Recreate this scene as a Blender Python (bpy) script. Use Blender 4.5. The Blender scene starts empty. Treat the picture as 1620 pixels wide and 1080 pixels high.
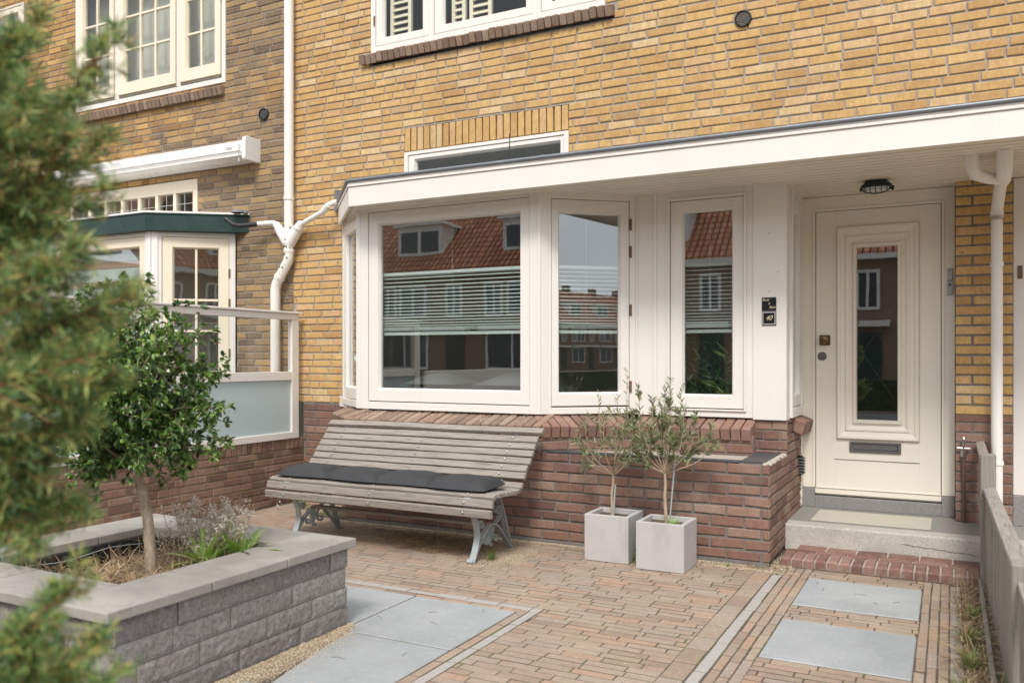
import bpy, math, random
from math import radians as R, sin, cos, pi
from mathutils import Vector, Matrix, noise
rnd = random.Random(7)
S = bpy.context.scene
C = S.collection
# ---------------------------------------------------------------- camera, world, sun, exposure
cam = bpy.data.cameras.new('camera'); co = bpy.data.objects.new('camera', cam); C.objects.link(co); S.camera = co
co.location = (0, 0, 1.35); co.rotation_euler = (R(90), 0, R(27.47))
cam.sensor_width = 36; cam.lens = 29.62; cam.shift_y = 0.0163
cam.clip_start = 0.05; cam.clip_end = 500
cam.dof.use_dof = True; cam.dof.focus_distance = 6.3; cam.dof.aperture_fstop = 2.8
S.render.resolution_x = 1024; S.render.resolution_y = 682
S.view_settings.view_transform = 'Standard'; S.view_settings.look = 'None'
S.view_settings.exposure = 0.67; S.view_settings.gamma = 1
SUN_EL, SUN_AZ = 50.0, 163.0      # azimuth clockwise from +Y (the facade faces -Y)
W = bpy.data.worlds.new('World'); S.world = W; W.use_nodes = True
wn, wl = W.node_tree.nodes, W.node_tree.links
for n in list(wn): wn.remove(n)
out = wn.new('ShaderNodeOutputWorld'); bg = wn.new('ShaderNodeBackground'); sky = wn.new('ShaderNodeTexSky')
sky.sky_type = 'NISHITA'; sky.sun_disc = False; sky.sun_elevation = R(SUN_EL); sky.sun_rotation = R(SUN_AZ)
sky.air_density = 1.0; sky.dust_density = 4.0; sky.ozone_density = 0.6
hs = wn.new('ShaderNodeHueSaturation'); hs.inputs['Saturation'].default_value = 0.25
tc = wn.new('ShaderNodeTexCoord'); mp = wn.new('ShaderNodeMapping'); mp.inputs['Scale'].default_value = (1, 1, 2.6)
cn = wn.new('ShaderNodeTexNoise'); cn.inputs['Scale'].default_value = 2.2; cn.inputs['Detail'].default_value = 8
cr = wn.new('ShaderNodeMapRange'); cr.inputs['From Min'].default_value = .3; cr.inputs['From Max'].default_value = .7
cr.inputs['To Min'].default_value = .62; cr.inputs['To Max'].default_value = 1.2
mx = wn.new('ShaderNodeMixRGB'); mx.blend_type = 'MIX'; mx.inputs['Fac'].default_value = .55; mx.inputs['Color2'].default_value = (9.0, 9.2, 9.8, 1)
ml = wn.new('ShaderNodeMixRGB'); ml.blend_type = 'MULTIPLY'; ml.inputs['Fac'].default_value = 1
wl.new(tc.outputs['Generated'], mp.inputs['Vector']); wl.new(mp.outputs[0], cn.inputs['Vector']); wl.new(cn.outputs['Fac'], cr.inputs['Value'])
wl.new(sky.outputs[0], hs.inputs['Color']); wl.new(hs.outputs[0], mx.inputs['Color1']); wl.new(mx.outputs[0], ml.inputs['Color1'])
wl.new(cr.outputs[0], ml.inputs['Color2']); wl.new(ml.outputs[0], bg.inputs['Color']); wl.new(bg.outputs[0], out.inputs['Surface'])
bg.inputs['Strength'].default_value = 0.12
sl = bpy.data.lights.new('sun', 'SUN'); so = bpy.data.objects.new('sun', sl); C.objects.link(so)
sl.energy = 1.6; sl.angle = R(14); sl.color = (1, .96, .9)
sd = Vector((sin(R(SUN_AZ)) * cos(R(SUN_EL)), cos(R(SUN_AZ)) * cos(R(SUN_EL)), sin(R(SUN_EL))))
so.rotation_euler = sd.to_track_quat('Z', 'Y').to_euler()

# ---------------------------------------------------------------- node helpers / materials
class NT:
    def __init__(s, name):
        s.m = bpy.data.materials.new(name); s.m.use_nodes = True; s.n = s.m.node_tree.nodes; s.l = s.m.node_tree.links
        s.b = s.n['Principled BSDF']; s.co = s.n.new('ShaderNodeTexCoord'); s.o = s.co.outputs['Object']
    def noise(s, scale, detail=4, rough=.55, vec=None, stretch=None, dist=0):
        n = s.n.new('ShaderNodeTexNoise'); n.inputs['Scale'].default_value = scale; n.inputs['Detail'].default_value = detail
        n.inputs['Roughness'].default_value = rough; n.inputs['Distortion'].default_value = dist
        v = vec or s.o
        if stretch:
            m = s.n.new('ShaderNodeMapping'); m.inputs['Scale'].default_value = stretch; s.l.new(v, m.inputs['Vector']); v = m.outputs[0]
        s.l.new(v, n.inputs['Vector']); return n.outputs['Fac']
    def voro(s, scale, feature='F1', out='Distance'):
        n = s.n.new('ShaderNodeTexVoronoi'); n.feature = feature; n.inputs['Scale'].default_value = scale; s.l.new(s.o, n.inputs['Vector']); return n.outputs[out]
    def island(s): return s.n.new('ShaderNodeNewGeometry').outputs['Random Per Island']
    def ramp(s, fac, stops, interp='LINEAR'):
        r = s.n.new('ShaderNodeValToRGB'); e = r.color_ramp.elements; r.color_ramp.interpolation = interp
        while len(e) < len(stops): e.new(.5)
        for k, (p, c) in enumerate(stops): e[k].position = p; e[k].color = (*c, 1) if len(c) == 3 else c
        s.l.new(fac, r.inputs['Fac']); return r.outputs['Color']
    def mapr(s, v, a, b, c, d):
        r = s.n.new('ShaderNodeMapRange'); 
        for k, x in zip(('From Min', 'From Max', 'To Min', 'To Max'), (a, b, c, d)): r.inputs[k].default_value = x
        s.l.new(v, r.inputs['Value']); return r.outputs[0]
    def mix(s, fac, a, b, mode='MIX'):
        m = s.n.new('ShaderNodeMixRGB'); m.blend_type = mode
        for k, x in (('Fac', fac), ('Color1', a), ('Color2', b)):
            if isinstance(x, (int, float)): m.inputs[k].default_value = x
            elif isinstance(x, tuple): m.inputs[k].default_value = (*x, 1)
            else: s.l.new(x, m.inputs[k])
        return m.outputs[0]
    def math(s, op, a, b=0):
        m = s.n.new('ShaderNodeMath'); m.operation = op
        for k, x in enumerate((a, b)):
            if isinstance(x, (int, float)): m.inputs[k].default_value = x
            else: s.l.new(x, m.inputs[k])
        return m.outputs[0]
    def col(s, c):
        if isinstance(c, tuple): s.b.inputs['Base Color'].default_value = (*c, 1)
        else: s.l.new(c, s.b.inputs['Base Color'])
        return s
    def rough(s, r):
        if isinstance(r, (int, float)): s.b.inputs['Roughness'].default_value = r
        else: s.l.new(r, s.b.inputs['Roughness'])
        return s
    def bump(s, h, strength=.3, dist=.01):
        b = s.n.new('ShaderNodeBump'); b.inputs['Strength'].default_value = strength; b.inputs['Distance'].default_value = dist
        s.l.new(h, b.inputs['Height']); s.l.new(b.outputs[0], s.b.inputs['Normal']); return s

M = {}
def xz(t, w, k):
    a = t.n.new('ShaderNodeSeparateXYZ'); b = t.n.new('ShaderNodeCombineXYZ'); t.l.new(t.o, a.inputs[0]); t.l.new(a.outputs[0], b.inputs[0]); t.l.new(t.math('MULTIPLY', a.outputs[2], k), b.inputs[1]); t.l.new(b.outputs[0], w.inputs['Vector'])
def brickmat(name, stops, dirt=None, spots=True, grain=.55, gcol=(.74, .66, .56)):
    t = NT(name); isl = t.island()
    c = t.ramp(isl, stops)
    gr = t.noise(30, 5, .75, stretch=(1.6, 1.6, .55)); c = t.mix(t.mapr(gr, .40, .62, 0, grain), c, t.mix(1, c, gcol, 'MULTIPLY'))
    c = t.mix(t.mapr(t.noise(48, 4, .7, stretch=(1.5, 1.5, .8)), .52, .70, 0, grain * .8), c, t.mix(1, c, (1.28, 1.28, 1.25), 'MULTIPLY'))
    fine = t.noise(55, 6, .65); med = t.noise(14, 4)
    c = t.mix(t.mapr(med, .35, .65, 0, .3), c, t.mix(1, c, (.72, .66, .6), 'MULTIPLY'))
    c = t.mix(t.mapr(fine, .35, .7, 0, .35), c, t.mix(1, c, (1.25, 1.2, 1.15), 'MULTIPLY'))
    if spots:
        v = t.noise(32, 2, .5, stretch=(1, 1, 1.6))
        c = t.mix(t.mapr(v, .72, .75, 0, .6), c, (.12, .08, .05))
    if dirt: c = dirt(t, c)
    t.col(c).rough(.88)
    h = t.math('ADD', t.noise(70, 5, .7), t.math('MULTIPLY', t.noise(16, 3), .8))
    t.bump(h, .55, .005); M[name] = t.m
brickmat('yellow_brick', [(0, (.48, .30, .13)), (.2, (.55, .355, .15)), (.45, (.59, .395, .165)), (.7, (.61, .42, .18)), (.85, (.60, .395, .205)), (.96, (.65, .50, .28)), (1, (.42, .27, .13))],
         lambda t, c: t.mix(t.mapr(t.noise(1.6, 5, .65), .42, .66, 0, .5), c, t.mix(1, c, (.78, .72, .68), 'MULTIPLY')))
def soot(t, c):
    n = t.noise(1.5, 4, .6); br = t.ramp(t.island(), [(0, (.12, .09, .065)), (.3, (.18, .13, .085)), (.6, (.235, .165, .095)), (.85, (.30, .205, .105)), (1, (.40, .265, .12))])
    sep = t.n.new('ShaderNodeSeparateXYZ'); t.l.new(t.o, sep.inputs[0])
    k = t.math('ADD', t.math('ADD', t.mapr(sep.outputs[0], -8.0, -6.3, 0, .30), t.math('MULTIPLY', t.noise(22, 4, .7), .14)), t.math('ADD', n, -.06))
    k = t.math('ADD', k, t.mapr(sep.outputs[2], 2.6, 4.3, .14, -.08))
    return t.mix(t.mapr(k, .51, .70, 0, .92), c, t.mix(t.mapr(t.noise(34, 5, .8, stretch=(1.4, 1.4, .8)), .50, .62, 0, .5), br, (.36, .26, .16)))
brickmat('sooty_yellow_brick', [(0, (.30, .17, .06)), (.3, (.42, .25, .09)), (.6, (.52, .32, .12)), (.85, (.57, .37, .15)), (1, (.36, .20, .08))], soot)
brickmat('red_brick', [(0, (.155, .09, .075)), (.3, (.215, .12, .095)), (.6, (.25, .145, .11)), (.85, (.29, .18, .14)), (1, (.30, .215, .17))],
         lambda t, c: t.mix(t.mapr(t.noise(3.2, 5, .6), .52, .74, 0, .38), c, (.40, .33, .27)), False)
brickmat('red_sill', [(0, (.18, .105, .085)), (.5, (.255, .145, .115)), (1, (.31, .20, .16))], lambda t, c: t.mix(t.mapr(t.noise(7, 5), .5, .75, 0, .4), c, (.40, .33, .28)), False)
brickmat('garden_brick', [(0, (.15, .09, .07)), (.35, (.21, .12, .09)), (.7, (.255, .15, .11)), (1, (.29, .19, .14))],
         lambda t, c: t.mix(t.mapr(t.noise(9, 6, .7), .55, .72, 0, .6), c, (.40, .35, .27)), False)
brickmat('sill_brick', [(0, (.17, .115, .085)), (.4, (.24, .165, .125)), (.8, (.29, .20, .15)), (1, (.34, .26, .20))],
         lambda t, c: t.mix(t.mapr(t.noise(5, 5), .42, .72, 0, .6), c, (.27, .21, .16)), False)
brickmat('rim_brick', [(0, (.16, .085, .07)), (.5, (.235, .125, .10)), (1, (.30, .19, .155))], lambda t, c: t.mix(t.mapr(t.noise(14, 5, .7), .5, .72, 0, .5), c, (.40, .33, .28)), False)
brickmat('paver_brick', [(0, (.275, .21, .165)), (.25, (.33, .255, .20)), (.5, (.355, .285, .225)), (.7, (.335, .285, .24)), (.85, (.37, .265, .20)), (.95, (.395, .265, .195)), (1, (.28, .245, .215))],
         lambda t, c: t.mix(t.mapr(t.noise(2.0, 5, .65), .45, .75, 0, .45), c, (.46, .36, .26)), False)
brickmat('block_face', [(0, (.215, .205, .205)), (.5, (.26, .245, .245)), (1, (.30, .285, .285))],
         lambda t, c: t.mix(t.mapr(t.noise(60, 4, .8), .50, .66, 0, .75), t.mix(t.mapr(t.noise(24, 4, .8), .5, .75, 0, .5), c, (.48, .45, .44)), (.08, .075, .08)), False)
def mortar(name, c1, c2, moss=0.0):
    t = NT(name); c = t.mix(t.noise(18, 5), c1, c2)
    if moss: c = t.mix(t.mapr(t.noise(3.4, 5, .65), .53, .64, 0, moss), c, (.10, .13, .025))
    t.col(c).rough(.95).bump(t.noise(160, 3), .5, .003); M[name] = t.m
mortar('mortar', (.30, .265, .225), (.42, .375, .325)); mortar('grey_mortar', (.12, .11, .10), (.27, .245, .225)); mortar('dark_mortar', (.20, .17, .14), (.36, .31, .26)); mortar('moss_mortar', (.22, .17, .12), (.30, .24, .17), .75)
mortar('sand_joint', (.045, .035, .026), (.13, .105, .078), .75)
mortar('light_mortar', (.36, .32, .28), (.5, .46, .4))

def paint(name, c, rough=.42, dirt=.12, dc=(.45, .40, .32)):
    t = NT(name); a = t.mix(t.mapr(t.noise(2.2, 6, .65, stretch=(1, 1, .35)), .5, .8, 0, dirt), c, dc)
    a = t.mix(t.mapr(t.noise(40, 3, .6, stretch=(1, 1, .2)), .62, .8, 0, dirt * .9), a, dc)
    t.col(a).rough(t.mapr(t.noise(9, 3), .3, .7, rough - .08, rough + .12)).bump(t.noise(60, 3, .5, stretch=(1, 1, .12)), .10, .002); M[name] = t.m
paint('white_paint', (.76, .725, .675), dirt=.18); paint('cream_paint', (.84, .79, .69)); paint('soffit_paint', (.80, .74, .645)); paint('yellowish_paint', (.78, .70, .55))
paint('upvc_white', (.80, .78, .75), .3, .05); paint('pipe_white', (.80, .775, .73), .4, .10, (.40, .36, .28)); paint('green_paint', (.012, .04, .036), .35, .1, (.05, .08, .07))
paint('awning_white', (.78, .77, .75), .3, .10, (.4, .38, .36))
def simple(name, c, rough=.5, metal=0, nz=0, c2=None, bs=.2, bd=.003):
    t = NT(name)
    if c2: t.col(t.mix(t.noise(nz or 10, 5, .6), c, c2))
    else: t.col(c)
    t.rough(rough); t.b.inputs['Metallic'].default_value = metal
    if nz: t.bump(t.noise(nz * 2, 4), bs, bd)
    M[name] = t.m; return t
simple('zinc', (.30, .33, .36), .45, .5, 12, (.18, .20, .23)); simple('galvanised', (.42, .45, .46), .6, .15, 18, (.27, .30, .31)); simple('steel', (.6, .6, .58), .3, 1)
simple('brass', (.24, .16, .08), .35, .9, 30, (.12, .085, .05)); simple('black_metal', (.012, .028, .022), .4, .2); simple('iron_grey', (.12, .115, .115), .6, .6, 30, (.2, .2, .2))
simple('black_plastic', (.02, .02, .022), .5); simple('grey_plastic', (.45, .45, .44), .45); simple('rust_pipe', (.09, .055, .04), .75, .2, 20, (.15, .10, .08))
simple('hinge_rust', (.12, .06, .03), .7, .4, 40, (.25, .18, .12)); simple('lead_grey', (.12, .12, .13), .7, .2, 20, (.3, .3, .3), .6, .01)
simple('sign_black', (.012, .012, .014), .25); simple('sign_gold', (.75, .68, .45), .4, .3); simple('sign_silver', (.6, .6, .6), .35, .6)
simple('lamp_glass', (.62, .66, .64), .25); simple('black_liner', (.012, .012, .014), .5, 0, 12, (.02, .02, .02), .5, .01)
simple('blind_white', (.66, .72, .70), .55); simple('curtain_pink', (.56, .37, .29), .9); simple('curtain_grey', (.58, .55, .53), .9, 0)
simple('dark_tile', (.045, .047, .052), .5, 0, 14, (.09, .09, .095)); simple('step_tile', (.30, .285, .265), .75, 0, 30, (.22, .21, .195)); simple('mat_cream', (.55, .52, .44), .85, 0, 70, (.46, .43, .36))
simple('room_wall', (.52, .50, .44), .9); simple('room_dark', (.09, .085, .08), .8); simple('room_floor', (.25, .16, .09), .5)
simple('sofa_fabric', (.10, .11, .12), .9, 0, 60); simple('pale_cloth', (.5, .5, .5), .9, 0, 40)
t = NT('bark'); c = t.mix(t.mapr(t.noise(30, 6, .7, stretch=(1, 1, .35)), .35, .65, 0, 1), (.18, .135, .095), (.42, .345, .25)); c = t.mix(t.mapr(t.noise(60, 3, .6), .6, .7, 0, .6), c, (.42, .42, .34)); t.col(c).rough(.9).bump(t.noise(45, 6, .7, stretch=(1, 1, .4)), .9, .006); M['bark'] = t.m; simple('twig_pale', (.46, .36, .26), .85, 0, 60, (.34, .25, .17)); simple('yew_bark', (.36, .17, .08), .85, 0, 60, (.2, .11, .06))
simple('concrete_strip', (.44, .41, .38), .9, 0, 30, (.30, .28, .26)); simple('stone_grey', (.33, .32, .31), .85, 0, 45, (.17, .165, .16), .4)
simple('asphalt', (.06, .06, .06), .9, 0, 40, (.04, .04, .04)); simple('pavement_slab', (.30, .29, .28), .9, 0, 8, (.22, .21, .2))
simple('groove_shade', (.36, .32, .26), .8); simple('bamboo', (.33, .36, .36), .6); simple('twig_dark', (.13, .105, .085), .8)

t = NT('bluestone'); c = t.mix(t.mapr(t.noise(1.3, 5, .6), .35, .7, 0, 1), (.285, .305, .315), (.40, .415, .415)); c = t.mix(t.mapr(t.noise(26, 5, .7), .5, .75, 0, .35), c, (.50, .53, .53))
c = t.mix(t.mapr(t.noise(5, 6, .75), .52, .72, 0, .45), c, (.29, .29, .27)); c = t.mix(t.mapr(t.noise(90, 3, .8), .60, .72, 0, .5), c, (.24, .25, .25)); t.col(c).rough(.6).bump(t.noise(40, 5), .18, .003); M['bluestone'] = t.m
t = NT('capstone'); c = t.mix(t.noise(6, 6, .65), (.36, .33, .30), (.20, .185, .165)); c = t.mix(t.mapr(t.noise(2.3, 5, .6), .45, .68, 0, .6), c, (.44, .41, .375)); c = t.mix(t.mapr(t.noise(13, 6, .75), .56, .7, 0, .6), c, (.17, .155, .135)); t.col(c).rough(.8).bump(t.noise(50, 5), .3, .003); M['capstone'] = t.m
t = NT('step_stone'); sp = t.voro(160, 'F1', 'Color'); bw = t.n.new('ShaderNodeRGBToBW'); t.l.new(sp, bw.inputs[0])
c = t.ramp(bw.outputs[0], [(0, (.32, .30, .27)), (.4, (.47, .44, .40)), (1, (.58, .55, .50))]); c = t.mix(t.mapr(t.noise(3, 5), .5, .75, 0, .4), c, (.30, .27, .24))
vc = t.n.new('ShaderNodeTexVoronoi'); vc.feature = 'DISTANCE_TO_EDGE'; vc.inputs['Scale'].default_value = 1.3
t.col(c).rough(.8).bump(t.noise(140, 3), .25, .002); M['step_stone'] = t.m
t = NT('concrete_pot'); c = t.mix(t.noise(5, 6, .6), (.40, .385, .37), (.53, .515, .50)); c = t.mix(t.mapr(t.noise(7, 5, .65, stretch=(1, 1, .3)), .50, .70, 0, .5), c, (.34, .32, .295)); t.col(c).rough(.85).bump(t.noise(45, 5), .2, .003); M['concrete_pot'] = t.m
def wood(name, a, b, axis, dark=(.09, .075, .06)):
    t = NT(name); st = {'x': (.6, 14, 14), 'y': (14, .6, 14), 'z': (14, 14, .6)}[axis]
    g = t.noise(5, 8, .7, stretch=st, dist=.6); c = t.mix(t.mapr(g, .3, .72, 0, 1), a, b)
    c = t.mix(t.mapr(t.noise(11, 6, .7, stretch=st), .52, .64, 0, .75), c, dark); c = t.mix(t.mapr(t.noise(16, 4, .7, stretch=st), .58, .7, 0, .5), c, (.42, .38, .34)); isl = t.island(); c = t.mix(t.mapr(isl, 0, 1, 0, .22), c, (.18, .15, .12))
    t.col(c).rough(.8).bump(g, .5, .004); M[name] = t.m
wood('bench_wood', (.36, .32, .28), (.23, .20, .175), 'x'); wood('fence_wood_y', (.42, .38, .335), (.29, .255, .22), 'y'); wood('fence_wood_z', (.36, .325, .285), (.23, .205, .175), 'z')
t = NT('cushion_fabric'); c = t.mix(t.noise(9, 4), (.024, .025, .028), (.045, .047, .05)); t.col(c).rough(.75).bump(t.noise(9, 5, .6, dist=.8), .35, .02); M['cushion_fabric'] = t.m
def glass(name, fac, tint=(.8, .84, .82), warp=0):
    m = bpy.data.materials.new(name); m.use_nodes = True; n, l = m.node_tree.nodes, m.node_tree.links
    for x in list(n): n.remove(x)
    o = n.new('ShaderNodeOutputMaterial'); ms = n.new('ShaderNodeMixShader'); tr = n.new('ShaderNodeBsdfTransparent'); gl = n.new('ShaderNodeBsdfGlossy')
    lw = n.new('ShaderNodeLayerWeight'); lw.inputs['Blend'].default_value = .5; pw = n.new('ShaderNodeMath'); pw.operation = 'POWER'; pw.inputs[1].default_value = 4.2; l.new(lw.outputs['Facing'], pw.inputs[0]); mr = n.new('ShaderNodeMapRange'); mr.inputs['To Min'].default_value = fac; mr.inputs['To Max'].default_value = 1
    gl.inputs['Roughness'].default_value = 0.0; gl.inputs['Color'].default_value = (.95, .97, 1, 1); tr.inputs['Color'].default_value = (*tint, 1)
    if warp:
        tx = n.new('ShaderNodeTexCoord'); nn = n.new('ShaderNodeTexNoise'); nn.inputs['Scale'].default_value = 2.2; b = n.new('ShaderNodeBump'); b.inputs['Strength'].default_value = warp; b.inputs['Distance'].default_value = .004
        l.new(tx.outputs['Object'], nn.inputs['Vector']); l.new(nn.outputs['Fac'], b.inputs['Height']); l.new(b.outputs[0], gl.inputs['Normal'])
    l.new(pw.outputs[0], mr.inputs['Value']); l.new(mr.outputs[0], ms.inputs['Fac']); l.new(tr.outputs[0], ms.inputs[1]); l.new(gl.outputs[0], ms.inputs[2]); l.new(ms.outputs[0], o.inputs['Surface']); M[name] = m
glass('window_glass', .15, (.94, .97, .955), .06); glass('upper_glass', .018, (.95, .97, .96)); glass('clear_glass', .03, (.97, .98, .98)); glass('old_glass', .13, (.93, .95, .95), .25)
t = NT('frosted_glass'); t.col(t.mix(t.mapr(t.noise(2.4, 5, .6), .55, .8, 0, .45), (.46, .55, .56), (.28, .36, .35))).rough(.35); M['frosted_glass'] = t.m
def leafmat(name, stops, rough=.45, trans=.25, bump=False):
    t = NT(name); c = t.ramp(t.island(), stops); t.col(c).rough(rough)
    tb = t.n.new('ShaderNodeBsdfTranslucent'); t.l.new(c, tb.inputs['Color']); ms = t.n.new('ShaderNodeMixShader'); ms.inputs['Fac'].default_value = trans
    o = t.n['Material Output']; t.l.new(t.b.outputs[0], ms.inputs[1]); t.l.new(tb.outputs[0], ms.inputs[2]); t.l.new(ms.outputs[0], o.inputs['Surface']); M[name] = t.m
leafmat('holly_leaf', [(0, (.045, .09, .035)), (.35, (.085, .165, .05)), (.65, (.14, .27, .065)), (.84, (.24, .40, .08)), (1, (.38, .52, .14))], .32)
leafmat('dry_bits', [(0, (.16, .09, .06)), (.6, (.34, .22, .17)), (1, (.55, .42, .36))], .9, .1)
leafmat('yew_leaf', [(0, (.05, .11, .045)), (.3, (.13, .24, .085)), (.6, (.24, .37, .12)), (.84, (.44, .50, .14)), (1, (.60, .45, .17))], .42, .3)
leafmat('olive_leaf', [(0, (.11, .14, .06)), (.5, (.19, .22, .10)), (.85, (.28, .31, .17)), (1, (.40, .38, .20))], .5, .2)
leafmat('lily_leaf', [(0, (.20, .36, .06)), (.6, (.34, .50, .11)), (1, (.50, .60, .22))], .4, .3)
leafmat('straw', [(0, (.16, .10, .05)), (.4, (.33, .22, .12)), (.8, (.50, .36, .21)), (1, (.62, .50, .33))], .8, .1)
leafmat('dead_flower', [(0, (.36, .30, .25)), (.5, (.58, .52, .45)), (1, (.76, .70, .62))], .9, .2)
leafmat('grass_blade', [(0, (.08, .14, .02)), (.5, (.17, .26, .05)), (.85, (.30, .34, .09)), (1, (.45, .38, .18))], .5, .3)
leafmat('palm_leaf', [(0, (.03, .07, .03)), (.6, (.08, .17, .06)), (1, (.24, .36, .14))], .35, .2)
leafmat('pebble', [(0, (.30, .22, .13)), (.5, (.52, .42, .29)), (1, (.72, .62, .48))], .85, 0)
leafmat('petal', [(0, (.60, .50, .42)), (1, (.80, .74, .68))], .8, .1)
t = NT('soil'); t.col(t.mix(t.noise(20, 6), (.06, .04, .028), (.17, .12, .08))).rough(.95).bump(t.noise(50, 5), .8, .02); M['soil'] = t.m
t = NT('ground_dirt'); t.col(t.mix(t.noise(5, 6), (.16, .12, .08), (.36, .29, .20))).rough(.95).bump(t.noise(60, 5), .6, .01); M['ground_dirt'] = t.m
t = NT('tile_roof'); w = t.n.new('ShaderNodeTexBrick'); w.offset = 0; w.inputs['Color1'].default_value = (.46, .16, .08, 1); w.inputs['Color2'].default_value = (.66, .27, .14, 1); w.inputs['Mortar'].default_value = (.10, .03, .02, 1)
w.inputs['Scale'].default_value = 1; w.inputs['Brick Width'].default_value = .28; w.inputs['Row Height'].default_value = .42; w.inputs['Mortar Size'].default_value = .045; w.inputs['Mortar Smooth'].default_value = .6
xz(t, w, 1.5); t.col(w.outputs['Color']).rough(.8).bump(w.outputs['Fac'], 1, -.04); M['tile_roof'] = t.m
t = NT('far_brick'); w = t.n.new('ShaderNodeTexBrick'); w.inputs['Color1'].default_value = (.20, .12, .075, 1); w.inputs['Color2'].default_value = (.27, .16, .09, 1); w.inputs['Mortar'].default_value = (.25, .22, .2, 1)
w.inputs['Scale'].default_value = 1; w.inputs['Brick Width'].default_value = .22; w.inputs['Row Height'].default_value = .065; w.inputs['Mortar Size'].default_value = .008
xz(t, w, 1); t.col(w.outputs['Color']).rough(.9); M['far_brick'] = t.m
simple('far_white', (.72, .71, .68), .6); simple('far_glass', (.05, .06, .07), .1); simple('hedge_green', (.05, .08, .03), .8, 0, 8, (.02, .035, .015), 1, .1)

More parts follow.
